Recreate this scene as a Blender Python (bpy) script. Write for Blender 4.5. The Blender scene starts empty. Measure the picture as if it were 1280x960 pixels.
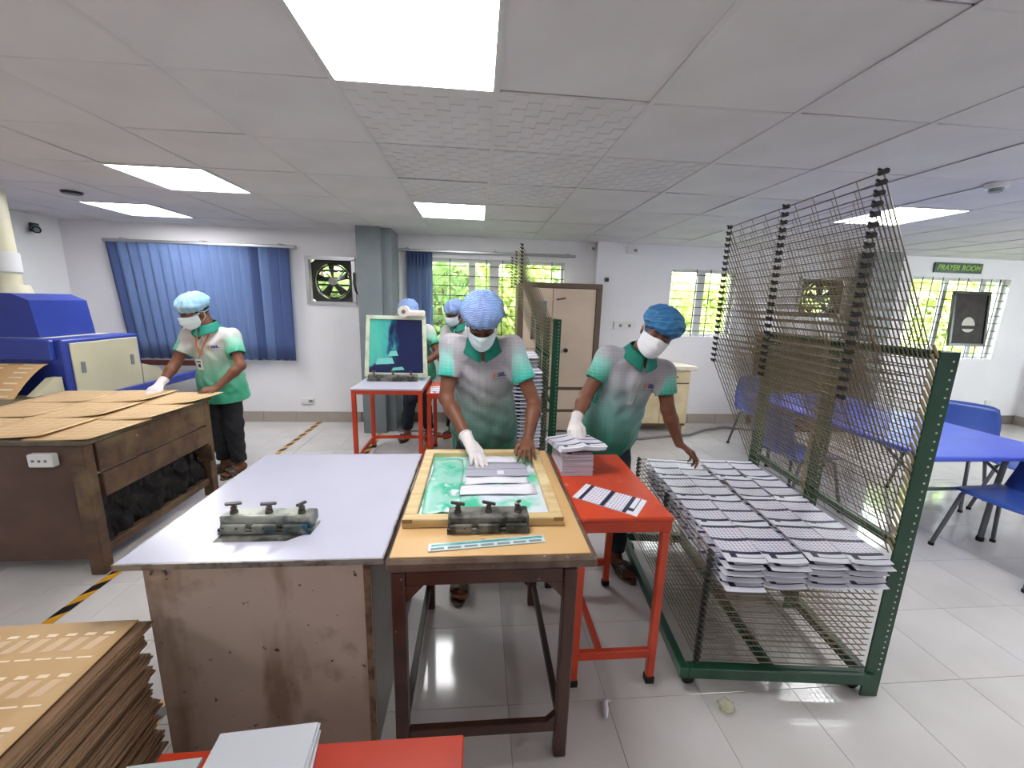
import bpy, math, random
import numpy as np
from mathutils import Vector, Matrix, Quaternion
from mathutils.bvhtree import BVHTree
random.seed(7)
SC = bpy.context.scene
COL = SC.collection
PI = math.pi

# ---------------------------------------------------------------- camera
H_CAM, F_PX, PITCH, YAW, ROLL = 1.562, 504.8, .1968, .0878, .0289
cy_, sy_ = math.cos(YAW), math.sin(YAW)
fw = Vector((sy_*math.cos(PITCH), cy_*math.cos(PITCH), -math.sin(PITCH)))
rt0 = Vector((cy_, -sy_, 0)); up0 = rt0.cross(fw)
rt = rt0*math.cos(ROLL) + up0*math.sin(ROLL)
up = up0*math.cos(ROLL) - rt0*math.sin(ROLL)
cd = bpy.data.cameras.new('camera'); cam = bpy.data.objects.new('camera', cd); COL.objects.link(cam)
cd.sensor_fit = 'HORIZONTAL'; cd.sensor_width = 36.0; cd.lens = F_PX/1280*36
cd.clip_start = .02; cd.clip_end = 200
m = Matrix((rt, up, -fw)).transposed().to_4x4(); m.translation = (0, 0, H_CAM)
cam.matrix_world = m
SC.camera = cam

# ---------------------------------------------------------------- world (bright overcast sky) and exposure
w = bpy.data.worlds.new('world'); SC.world = w; w.use_nodes = True
bg = w.node_tree.nodes['Background']
bg.inputs[0].default_value = (.93, .97, 1.0, 1); bg.inputs[1].default_value = 8.0
SC.view_settings.view_transform = 'Standard'; SC.view_settings.look = 'None'
SC.view_settings.gamma = 1; SC.view_settings.use_curve_mapping = False
SC.view_settings.exposure = 1.43
PANEL = 9.0       # emission of the ceiling LED panels
CEIL = 2.34
WALLY = 5.19

# ---------------------------------------------------------------- materials
MATS = {}
def srgb(r, g, b):
    f = lambda c: (c/255/12.92) if c/255 <= .04045 else ((c/255+.055)/1.055)**2.4
    return (f(r), f(g), f(b), 1)
def mat(name, col, rough=.5, metal=0., var=None, bump=None, spec=None, emit=None, coat=0., trans=0.):
    """var = (scale, colour2, low, high[, detail]) noise mix; bump = (scale, strength)"""
    if name in MATS: return MATS[name]
    M = bpy.data.materials.new(name); M.use_nodes = True
    N = M.node_tree.nodes; L = M.node_tree.links; b = N['Principled BSDF']
    if len(col) == 3: col = srgb(*col)
    b.inputs['Base Color'].default_value = col
    b.inputs['Roughness'].default_value = rough; b.inputs['Metallic'].default_value = metal
    if spec is not None: b.inputs['Specular IOR Level'].default_value = spec
    if coat: b.inputs['Coat Weight'].default_value = coat; b.inputs['Coat Roughness'].default_value = .08
    if emit: b.inputs['Emission Color'].default_value = (.98, .985, 1, 1); b.inputs['Emission Strength'].default_value = emit
    if var or bump:
        tc = N.new('ShaderNodeTexCoord')
    if var:
        vs = var if isinstance(var, list) else [var]
        prev = None
        for (s, c2, lo, hi, *rest) in vs:
            no = N.new('ShaderNodeTexNoise'); no.inputs['Detail'].default_value = rest[0] if rest else 5
            if isinstance(s, tuple):
                mp = N.new('ShaderNodeMapping'); mp.inputs['Scale'].default_value = s
                L.new(tc.outputs['Object'], mp.inputs[0]); L.new(mp.outputs[0], no.inputs['Vector']); no.inputs['Scale'].default_value = 1
            else:
                L.new(tc.outputs['Object'], no.inputs['Vector']); no.inputs['Scale'].default_value = s
            rp = N.new('ShaderNodeMapRange'); rp.inputs[1].default_value = lo; rp.inputs[2].default_value = hi
            L.new(no.outputs['Fac'], rp.inputs[0])
            mx = N.new('ShaderNodeMix'); mx.data_type = 'RGBA'
            L.new(rp.outputs[0], mx.inputs['Factor'])
            if prev: L.new(prev, mx.inputs['A'])
            else: mx.inputs['A'].default_value = col
            mx.inputs['B'].default_value = srgb(*c2) if len(c2) == 3 else c2
            prev = mx.outputs['Result']
        L.new(prev, b.inputs['Base Color'])
    if bump:
        no = N.new('ShaderNodeTexNoise'); no.inputs['Scale'].default_value = bump[0]; no.inputs['Detail'].default_value = 4
        L.new(tc.outputs['Object'], no.inputs['Vector'])
        bp = N.new('ShaderNodeBump'); bp.inputs['Strength'].default_value = bump[1]; bp.inputs['Distance'].default_value = .01
        L.new(no.outputs['Fac'], bp.inputs['Height']); L.new(bp.outputs[0], b.inputs['Normal'])
    MATS[name] = M
    return M
def glass_mat():
    M = bpy.data.materials.new('window glass'); M.use_nodes = True; N = M.node_tree.nodes; L = M.node_tree.links
    N.remove(N['Principled BSDF']); o = N['Material Output']
    t = N.new('ShaderNodeBsdfTransparent'); t.inputs[0].default_value = (.93, .96, .95, 1)
    g = N.new('ShaderNodeBsdfGlossy'); g.inputs['Roughness'].default_value = .03
    f = N.new('ShaderNodeLayerWeight'); f.inputs[0].default_value = .5
    pw = N.new('ShaderNodeMath'); pw.operation = 'POWER'; L.new(f.outputs['Facing'], pw.inputs[0]); pw.inputs[1].default_value = 4
    ma = N.new('ShaderNodeMath'); ma.operation = 'MULTIPLY_ADD'; L.new(pw.outputs[0], ma.inputs[0]); ma.inputs[1].default_value = .5; ma.inputs[2].default_value = .03
    x = N.new('ShaderNodeMixShader'); L.new(ma.outputs[0], x.inputs[0]); L.new(t.outputs[0], x.inputs[1]); L.new(g.outputs[0], x.inputs[2])
    L.new(x.outputs[0], o.inputs['Surface']); return M
GLASS = glass_mat()

# ---------------------------------------------------------------- mesh builder
class MB:
    def __init__(s): s.v = []; s.f = []; s.mi = []; s.sm = []; s.cur = 0; s.smooth = False
    def add(s, vs, fs, smooth=None):
        n = len(s.v); s.v += [tuple(p) for p in vs]
        for f in fs:
            s.f.append(tuple(i+n for i in f)); s.mi.append(s.cur); s.sm.append(s.smooth if smooth is None else smooth)
        return s
    def bb(s, x0, x1, y0, y1, z0, z1, M=None):
        vs = [Vector((x, y, z)) for z in (z0, z1) for y in (y0, y1) for x in (x0, x1)]
        if M is not None: vs = [M @ v for v in vs]
        return s.add(vs, [(0,2,3,1),(4,5,7,6),(0,1,5,4),(2,6,7,3),(0,4,6,2),(1,3,7,5)], False)
    def box(s, c, sz, M=None):
        x, y, z = sz[0]/2, sz[1]/2, sz[2]/2
        T = Matrix.Translation(c)
        if M is not None: T = T @ M.to_4x4()
        return s.bb(-x, x, -y, y, -z, z, T)
    def cbox(s, x0, x1, y0, y1, z0, z1, b=.004, M=None):
        """box with chamfered edges (24 vertices)"""
        P = []; idx = {}
        X = (x0, x1); Y = (y0, y1); Z = (z0, z1); sg = (1, -1)
        for i in (0,1):
            for j in (0,1):
                for k in (0,1):
                    for a in range(3):
                        p = [X[i]+(0 if a == 0 else sg[i]*b), Y[j]+(0 if a == 1 else sg[j]*b), Z[k]+(0 if a == 2 else sg[k]*b)]
                        idx[i,j,k,a] = len(P); P.append(Vector(p))
        F = []
        for a in range(3):
            o = [q for q in range(3) if q != a]
            for e in (0,1):
                loop = []
                for (p, q) in ((0,0),(1,0),(1,1),(0,1)):
                    t = [0,0,0]; t[a] = e; t[o[0]] = p; t[o[1]] = q; loop.append(idx[t[0],t[1],t[2],a])
                F.append(loop)
        for a in range(3):
            o = [q for q in range(3) if q != a]
            for p in (0,1):
                for q in (0,1):
                    t0 = [0,0,0]; t1 = [0,0,0]; t1[a] = 1
                    t0[o[0]] = t1[o[0]] = p; t0[o[1]] = t1[o[1]] = q
                    F.append([idx[(*t0, o[0])], idx[(*t1, o[0])], idx[(*t1, o[1])], idx[(*t0, o[1])]])
        for i in (0,1):
            for j in (0,1):
                for k in (0,1): F.append([idx[i,j,k,0], idx[i,j,k,1], idx[i,j,k,2]])
        c = Vector(((x0+x1)/2, (y0+y1)/2, (z0+z1)/2)); G = []
        for f in F:
            n = (P[f[1]]-P[f[0]]).cross(P[f[2]]-P[f[0]]); mid = sum((P[i] for i in f), Vector())/len(f)
            G.append(f if n.dot(mid-c) > 0 else f[::-1])
        if M is not None: P = [M @ p for p in P]
        return s.add(P, G, False)
    def tube(s, pts, r, n=8, caps=True, closed=False, smooth=True):
        pts = [Vector(p) for p in pts]; N = len(pts)
        rs = r if isinstance(r, (list, tuple)) else [r]*N
        rings = []; ref = None
        for i, p in enumerate(pts):
            a = pts[(i-1) % N] if (closed or i > 0) else p; b = pts[(i+1) % N] if (closed or i < N-1) else p
            t = (b-a).normalized()
            if ref is None:
                ref = Vector((0,0,1)) if abs(t.z) < .9 else Vector((1,0,0))
            x = (ref - t*ref.dot(t)).normalized(); ref = x; y = t.cross(x)
            rings.append([p + (x*math.cos(2*PI*(k+.5)/n) + y*math.sin(2*PI*(k+.5)/n))*rs[i] for k in range(n)])
        vs = [q for rg in rings for q in rg]; fs = []
        for i in range(N if closed else N-1):
            j = (i+1) % N
            for k in range(n):
                k2 = (k+1) % n; fs.append((i*n+k, i*n+k2, j*n+k2, j*n+k))
        s.add(vs, fs, smooth and n > 4)
        if caps and not closed:
            s.add(rings[0], [tuple(range(n))[::-1]], False); s.add(rings[-1], [tuple(range(n))], False)
        return s
    def cyl(s, a, b, r, r2=None, n=12, caps=True):
        return s.tube([a, b], [r, r if r2 is None else r2], n, caps)
    def beam(s, a, b, w, h, upv=(0,0,1)):
        """rectangular bar from a to b; w across, h along up"""
        a = Vector(a); b = Vector(b); t = (b-a).normalized(); u = Vector(upv); u = (u-t*u.dot(t)).normalized(); x = t.cross(u)
        M = Matrix((x, t, u)).transposed().to_4x4(); M.translation = (a+b)/2; L = (b-a).length
        return s.bb(-w/2, w/2, -L/2, L/2, -h/2, h/2, M)
    def ell(s, c, r, nu=16, nv=10, M=None, fn=None, v0=-1., v1=1.):
        """ellipsoid; fn(theta, phi) scales the radius; v0..v1 latitude range in units of 90 degrees"""
        vs = []; fs = []; c = Vector(c)
        if isinstance(r, (int, float)): r = (r, r, r)
        for j in range(nv+1):
            ph = (v0+(v1-v0)*j/nv)*PI/2
            for i in range(nu):
                th = 2*PI*i/nu; k = fn(th, ph) if fn else 1
                p = Vector((r[0]*math.cos(ph)*math.cos(th)*k, r[1]*math.cos(ph)*math.sin(th)*k, r[2]*math.sin(ph)*k))
                if M is not None: p = M @ p
                vs.append(c+p)
        for j in range(nv):
            for i in range(nu):
                i2 = (i+1) % nu; fs.append((j*nu+i, j*nu+i2, (j+1)*nu+i2, (j+1)*nu+i))
        return s.add(vs, fs, True)
    def prism(s, poly, axis, a, b):
        """extrude 2-D polygon along an axis ('x','y','z') from a to b"""
        def P(u, v, t): return {'x': (t,u,v), 'y': (u,t,v), 'z': (u,v,t)}[axis]
        n = len(poly); vs = [P(u,v,a) for u,v in poly]+[P(u,v,b) for u,v in poly]
        fs = [tuple(range(n))[::-1], tuple(range(n,2*n))]+[(i,(i+1)%n,(i+1)%n+n,i+n) for i in range(n)]
        return s.add(vs, fs, False)
    def grid(s, fn, nu, nv, th=0., smooth=True, upv=(0,0,1)):
        """surface fn(u,v) in 0..1, optionally with thickness th along upv"""
        P = [[Vector(fn(i/nu, j/nv)) for i in range(nu+1)] for j in range(nv+1)]
        vs = [p for row in P for p in row]; W = nu+1
        fs = [(j*W+i, j*W+i+1, (j+1)*W+i+1, (j+1)*W+i) for j in range(nv) for i in range(nu)]
        if not th: return s.add(vs, fs, smooth)
        n = len(vs); d = Vector(upv)*th
        vs2 = vs+[p-d for p in vs]; fs2 = fs+[tuple(i+n for i in f[::-1]) for f in fs]
        rim = [i for i in range(W)]+[j*W+nu for j in range(1, nv+1)]+[nv*W+i for i in range(nu-1, -1, -1)]+[j*W for j in range(nv-1, 0, -1)]
        for q in range(len(rim)):
            a, b = rim[q], rim[(q+1) % len(rim)]; fs2.append((b, a, a+n, b+n))
        return s.add(vs2, fs2, smooth)
    def mesh(s, name, mats):
        me = bpy.data.meshes.new(name); me.from_pydata(s.v, [], s.f)
        for mm in (mats if isinstance(mats, (list, tuple)) else [mats]): me.materials.append(mm)
        me.polygons.foreach_set('material_index', s.mi); me.polygons.foreach_set('use_smooth', s.sm)
        me.update(); return me
    def build(s, name, mats, parent=None, local=False, loc=None):
        """links as one object; coordinates are world unless local; a child is moved into its parent's frame"""
        if not local:
            if parent is not None:
                o = wloc(parent)
            else:
                a = np.array(s.v); o = Vector(((a[:,0].min()+a[:,0].max())/2, (a[:,1].min()+a[:,1].max())/2, a[:,2].min()))
            s.v = [(p[0]-o.x, p[1]-o.y, p[2]-o.z) for p in s.v]
        ob = bpy.data.objects.new(name, s.mesh(name, mats)); COL.objects.link(ob)
        if parent is not None: ob.parent = parent
        elif not local: ob.location = o
        if loc is not None: ob.location = loc
        return ob
def wloc(o):
    v = Vector(o.location)
    while o.parent is not None: o = o.parent; v += o.location
    return v
def tag(o, label=None, cat=None, group=None, kind=None):
    if label: o['label'] = label
    if cat: o['category'] = cat
    if group: o['group'] = group
    if kind: o['kind'] = kind
    return o
def thing(name, label, cat, loc=(0,0,0), rz=0, group=None):
    o = bpy.data.objects.new(name, None); COL.objects.link(o); o.location = loc; o.rotation_euler = (0,0,rz); o.empty_display_size = .05
    return tag(o, label, cat, group)
def dup(o, parent=None):
    c = o.copy(); COL.objects.link(c)
    if parent is not None: c.parent = parent
    for ch in list(o.children): dup(ch, c)
    return c
def struct(o): o['kind'] = 'structure'; return o
_O = ['zeroth','topmost','second','third','fourth','fifth','sixth','seventh','eighth','ninth','tenth','eleventh','twelfth','thirteenth','fourteenth','fifteenth','sixteenth','seventeenth','eighteenth','nineteenth']
_T = {2:('twentieth','twenty'),3:('thirtieth','thirty'),4:('fortieth','forty'),5:('fiftieth','fifty'),6:('sixtieth','sixty'),7:('seventieth','seventy')}
def ordinal(n):
    if n < 20: return _O[n]
    return _T[n//10][0] if n % 10 == 0 else _T[n//10][1]+'-'+('first' if n % 10 == 1 else _O[n % 10])
def text_mb(txt, size, extrude, shear=0., bold=.0):
    cu = bpy.data.curves.new('lettering', 'FONT'); cu.body = txt; cu.size = size; cu.extrude = extrude; cu.shear = shear; cu.offset = bold
    cu.align_x = 'CENTER'; cu.align_y = 'CENTER'; cu.resolution_u = 3
    o = bpy.data.objects.new('lettering', cu); me = bpy.data.meshes.new_from_object(o)
    b = MB(); b.add([v.co for v in me.vertices], [tuple(p.vertices) for p in me.polygons], False)
    bpy.data.objects.remove(o); bpy.data.meshes.remove(me); bpy.data.curves.remove(cu); return b
# ---------------------------------------------------------------- common materials
M_wall = mat('white wall paint', (234,232,234), .6, var=(1.3, (226,223,226), .35, .75), bump=(60, .06))
M_tile_c = mat('ceiling board', (214,211,212), .75, var=(2.5, (205,202,203), .4, .7), bump=(25, .12))
M_tile_w = mat('ceiling board embossed', (198,195,195), .6, bump=(16, .55))
M_tbar = mat('ceiling grid strip', (204,202,203), .5)
M_dark = mat('dark void', (22,21,22), .8)
M_floor = mat('glossy porcelain tile', (204,200,198), .09, var=(3.0, (194,190,187), .35, .7), spec=.5)
M_grout = mat('grey grout', (118,112,106), .7)
M_skirt = mat('beige skirting tile', (170,160,150), .35, var=(4, (160,150,141), .35, .7))
M_diff = mat('lit panel diffuser', (255,255,255), .5, emit=PANEL)
M_alu = mat('brushed aluminium', (176,176,178), .35, .8)
M_walu = mat('white aluminium', (205,205,203), .4)
M_blk = mat('black iron bar', (45,44,44), .5)
M_steelg = mat('grey painted steel', (125,133,138), .45, var=(3, (115,123,128), .4, .7))
M_white = mat('white plastic', (226,225,222), .35)
M_black = mat('black plastic', (18,18,19), .35)
M_wood_pale = mat('pale pine', (214,189,140), .5, var=[((3,30,30), (196,166,116), .4, .65), (6, (225,208,165), .6, .75)])

# ---------------------------------------------------------------- setting: floor
XL, XR, YB = -4.69, 9.2, -3.6
b = MB(); b.bb(XL-.2, XR+.2, YB-.2, WALLY+.2, -.12, -.0025)
floor = struct(b.build('floor', M_grout))
tm = MB(); tm.cbox(-.1992, .1992, -.1992, .1992, -.0045, 0, .0008); tile_me = tm.mesh('tile', M_floor)
FX = .1371; FY = 1.3156
cand = []
ix0 = math.floor((XL-FX)/.4); ix1 = math.ceil((XR-FX)/.4); iy0 = math.floor((YB-FY)/.4); iy1 = math.ceil((WALLY-FY)/.4)
rest = MB()
for i in range(ix0, ix1):
    for j in range(iy0, iy1):
        x = FX+.4*i+.2; y = FY+.4*j+.2
        p = Vector((x, y, -H_CAM)); d = p.dot(fw); sx = p.dot(rt)/d if d > .1 else 9; syy = p.dot(up)/d if d > .1 else 9
        vis = d > .3 and abs(sx) < 1.55 and abs(syy) < 1.25
        full = XL <= x-.2 and x+.2 <= XR and y+.2 <= WALLY
        cand.append((0 if (vis and full) else 1, d if d > 0 else 99, x, y))
cand.sort(); k = 0
for (q, d, x, y) in cand:
    if q == 0 and k < 290:
        o = bpy.data.objects.new('tile', tile_me); COL.objects.link(o); o.parent = floor; k += 1
        o.location = Vector((x, y, 0))-floor.location
    else:
        x0 = max(x-.1992, XL); x1 = min(x+.1992, XR); y1 = min(y+.1992, WALLY)
        if x1-x0 > .01 and y1-(y-.1992) > .01: rest.bb(x0, x1, y-.1992, y1, -.0045, 0)
o = rest.build('far_tiles', M_floor, floor); o['kind'] = 'stuff'

# ---------------------------------------------------------------- setting: ceiling
b = MB(); b.bb(XL-.2, XR+.2, YB-.2, WALLY+.2, CEIL+.05, CEIL+.25)
ceil = struct(b.build('ceiling', M_dark))
CX, CY = -2.3385, 1.7054
lights = {(3,-1), (0,2), (-2,4), (3,3), (9,2)}                      # panels seen in the photograph
unseen = {(-3,-3), (8,-1), (8,-6), (13,-2), (-2,-7), (13,-5)}  # panels added out of view to brighten the room
emboss = {(4,0), (4,1), (3,1), (3,0), (5,1), (3,2), (4,2)}
plain = MB(); plain.cbox(-.295, .295, -.295, .295, -.012, 0, .002); pm = plain.mesh('ceiling_tile', M_tile_c)
# embossed tile: a chequer of shallow pillows
em = MB(); em.cbox(-.295, .295, -.295, .295, -.010, 0, .002)
for i in range(10):
    for j in range(10):
        if (i+j) % 2: em.cbox(-.29+.058*i, -.29+.058*(i+1), -.29+.058*j, -.29+.058*(j+1), -.0125, -.0095, .0015)
emm = em.mesh('ceiling_tile', M_tile_c)
back = MB(); bars = MB()
cx0 = math.floor((XL-CX)/.6); cx1 = math.ceil((XR-CX)/.6); cy0 = math.floor((YB-CY)/.6); cy1 = math.ceil((WALLY-CY)/.6)
LPOS = []
for i in range(cx0, cx1):
    for j in range(cy0, cy1):
        x = CX+.6*i+.3; y = CY+.6*j+.3
        x0 = max(x-.295, XL); x1 = min(x+.295, XR); y1 = min(y+.295, WALLY); y0 = max(y-.295, YB)
        if (i,j) in lights or (i,j) in unseen: LPOS.append((x, y, (i,j) in lights)); continue
        if x1-x0 < .02 or y1-y0 < .02: continue
        whole = x1-x0 > .58 and y1-y0 > .58
        d = Vector((x, y, .78)).dot(fw)
        if whole and y > .4 and d > .5 and abs(Vector((x,y,.78)).dot(rt)/d) < 1.6:
            o = bpy.data.objects.new('ceiling_tile', emm if (i,j) in emboss else pm); COL.objects.link(o); o.parent = ceil
            o.location = Vector((x+random.uniform(-.0015,.0015), y+random.uniform(-.0015,.0015), CEIL+.012+random.uniform(0,.004)))-ceil.location
            o.rotation_euler = (random.uniform(-.006,.006), random.uniform(-.006,.006), random.uniform(-.002,.002))
        else: back.bb(x0, x1, y0, y1, CEIL, CEIL+.012)
o = back.build('edge_tiles', M_tile_c, ceil); o['kind'] = 'stuff'
gs = MB()
for i in range(cx0+1, cx1):
    x = CX+.6*i; gs.bb(x-.011, x+.011, YB, WALLY, CEIL-.003, CEIL+.0005)
o = gs.build('main_runners', M_tbar, ceil); o['kind'] = 'stuff'
gs = MB()
for j in range(cy0+1, cy1):
    y = CY+.6*j
    for i in range(cx0, cx1):
        x0 = max(CX+.6*i+.014, XL); x1 = min(CX+.6*i+.586, XR)
        if x1 > x0: gs.bb(x0, x1, y-.0035, y+.0035, CEIL+.001, CEIL+.004)
o = gs.build('cross_strips', M_tbar, ceil); o['kind'] = 'stuff'
fr = MB()
for (a0,a1,b0,b1) in ((-.298,.298,-.298,-.285),(-.298,.298,.285,.298),(-.298,-.285,-.285,.285),(.285,.298,-.285,.285)): fr.bb(a0,a1,b0,b1,-.006,.03)
frm = fr.mesh('frame', M_walu); df = MB(); df.bb(-.285,.285,-.285,.285,-.002,.02); dfm = df.mesh('diffuser', M_diff)
LAB = {(3,-1): 'big square LED panel overhead at the top of the photo, nearest one', (0,2): 'square LED ceiling panel, the larger one in front of the blue blinds',
       (-2,4): 'square LED ceiling panel nearest the left wall corner and black camera', (3,3): 'square LED ceiling panel above the men by the middle window',
       (9,2): 'square LED ceiling panel seen behind the top of the big wire rack'}
for (x, y, seen) in LPOS:
    key = (round((x-.3-CX)/.6), round((y-.3-CY)/.6))
    t = thing('ceiling_light', LAB.get(key, 'square LED ceiling panel added out of view for fill light'), 'ceiling light', (x, y, CEIL), 0, 'square LED ceiling panels')
    for nm, me in (('frame', frm), ('diffuser', dfm)):
        o = bpy.data.objects.new(nm, me); COL.objects.link(o); o.parent = t

# ---------------------------------------------------------------- setting: walls
def wall_y(name, x0, x1, z0, z1, y0, y1, holes):
    xs = sorted({x0, x1, *[h[0] for h in holes], *[h[1] for h in holes]}); zs = sorted({z0, z1, *[h[2] for h in holes], *[h[3] for h in holes]})
    b = MB()
    for i in range(len(xs)-1):
        for j in range(len(zs)-1):
            cx = (xs[i]+xs[i+1])/2; cz = (zs[j]+zs[j+1])/2
            if any(h[0] < cx < h[1] and h[2] < cz < h[3] for h in holes): continue
            b.bb(xs[i], xs[i+1], y0, y1, zs[j], zs[j+1])
    return struct(b.build(name, M_wall))
W1 = (-4.02, -2.3, .9, 2.05); W2 = (-.80, 1.08, .95, 2.08); W3 = (2.48, 3.37, 1.2, 2.06); W4 = (5.88, 7.37, .97, 2.08)
FAN1 = (-2.03, -1.51, 1.51, 2.02); FAN2 = (4.27, 4.98, 1.49, 2.0)
wall_y('wall_back', XL, XR, 0, CEIL+.05, WALLY, WALLY+.16, [W1, W2, W3, W4, FAN1, FAN2])
b = MB(); b.bb(XL-.2, XL, YB, WALLY+.16, 0, CEIL+.05); struct(b.build('wall_left', M_wall))
b = MB()
for q in ((YB,.9,0,CEIL+.05),(3.0,WALLY+.16,0,CEIL+.05),(.9,3.0,0,.8),(.9,3.0,2.1,CEIL+.05)): b.bb(XR, XR+.2, q[0], q[1], q[2], q[3])
struct(b.build('wall_right', M_wall))
b = MB()
for q in ((.9,3.0,.8,.84),(.9,3.0,2.06,2.1),(.9,.94,.84,2.06),(2.96,3.0,.84,2.06),(1.92,1.98,.84,2.06)): b.bb(XR+.08, XR+.13, q[0], q[1], q[2], q[3])
w5 = struct(b.build('window_5', M_walu))  # unseen window added to bring daylight to the right side
for (a_, c_) in ((.94,1.92),(1.98,2.96)):
    p = MB(); p.bb(XR+.10, XR+.106, a_, c_, .84, 2.06); p.build('pane', GLASS, w5)
wall_y('wall_front', XL-.2, XR+.2, 0, CEIL+.05, YB-.2, YB, [])
b = MB(); b.bb(1.46, 1.70, WALLY-.10, WALLY, 0, CEIL); struct(b.build('trim_1', M_wall))                       # wall pier beside the steel cabinet
b = MB(); b.bb(8.02, 8.45, WALLY-.22, WALLY, 0, CEIL); struct(b.build('trim_2', M_wall))                       # pier at the far right
b = MB(); b.bb(-1.33, -1.07, 4.72, 5.19, 0, CEIL); b.bb(-1.07, -.97, 4.80, 5.19, 0, CEIL)
struct(b.build('trim_3', M_steelg))                                                                       # grey column by the blinds
b = MB(); b.bb(5.02, 5.42, 4.95, WALLY, 0, CEIL); struct(b.build('trim_4', M_steelg))                     # grey column behind the rack
sk = MB(); sk.cbox(-.1985, .1985, 0, .012, 0, .135, .0015); skm = sk.mesh('skirting_tile', M_skirt)
base = MB(); base.bb(XL, XR, WALLY-.006, WALLY-.0005, 0, .132); base = struct(base.build('baseboard_back', M_grout))
x = XL+.2
while x < XR:
    inside = not (-1.36 < x+.2 and x-.2 < -.94) and not (1.42 < x+.2 and x-.2 < 1.73) and not (5.0 < x+.2 and x-.2 < 5.44) and not (8.0 < x+.2 and x-.2 < 8.47)
    if inside:
        o = bpy.data.objects.new('skirting_tile', skm); COL.objects.link(o); o.parent = base; o.location = Vector((x, WALLY-.014, 0))-base.location
    x += .4
b = MB(); b.bb(XL, XL+.012, YB, WALLY-.02, 0, .135); struct(b.build('baseboard_left', M_skirt))
b = MB(); b.bb(8.0, 8.47, WALLY-.235, WALLY-.221, 0, .135); b.bb(8.006, 8.019, WALLY-.222, WALLY, 0, .135); struct(b.build('baseboard_pier', M_skirt))

# ---------------------------------------------------------------- windows
def window(n, hole, mull, hbars, vbars, ysash=.09, sash=True):
    x0, x1, z0, z1 = hole; y = WALLY+ysash
    f = MB(); t = .035
    for q in ((x0,x1,z0,z0+t),(x0,x1,z1-t,z1),(x0,x0+t,z0+t,z1-t),(x1-t,x1,z0+t,z1-t)): f.bb(q[0],q[1],y-.025,y+.03,q[2],q[3])
    w = struct(f.build('window_%d' % n, M_walu))
    edges = [x0+t]+[c for a in mull for c in a]+[x1-t]
    for (a, c) in mull:
        s = MB(); s.bb(a, c, y-.02, y+.025, z0+t, z1-t); s.build('mullion', M_walu, w)
    for i in range(0, len(edges), 2):
        p = MB(); p.bb(edges[i], edges[i+1], y-.003, y+.003, z0+t, z1-t); p.build('pane', GLASS, w)
    g = MB(); yg = WALLY+.03
    for z in hbars:
        q = MB(); q.bb(x0, x1, yg-.005, yg+.005, z-.0045, z+.0045); q.build('grille_bar', M_blk, w)
    for x in vbars:
        q = MB(); q.bb(x-.005, x+.005, yg-.010, yg-.004, z0, z1); q.build('grille_upright', M_blk, w)
    return w
def lin(a, b, n): return [a+(b-a)*i/(n-1) for i in range(n)]
window(1, W1, [(-3.2,-3.14)], lin(1.02, 1.95, 8), [-3.6, -3.17, -2.7])
window(2, W2, [(-.12,-.04), (.14,.26)], lin(1.04, 2.0, 9), [-.35, .10, .30, .92])
window(3, W3, [(2.875,2.975)], lin(1.27, 1.99, 8), [2.83, 3.02])
window(4, W4, [(6.45,6.51), (7.03,7.09)], lin(1.05, 2.0, 10), [6.05, 6.2, 6.36, 6.6, 6.74, 6.95, 7.1, 7.24])

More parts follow.
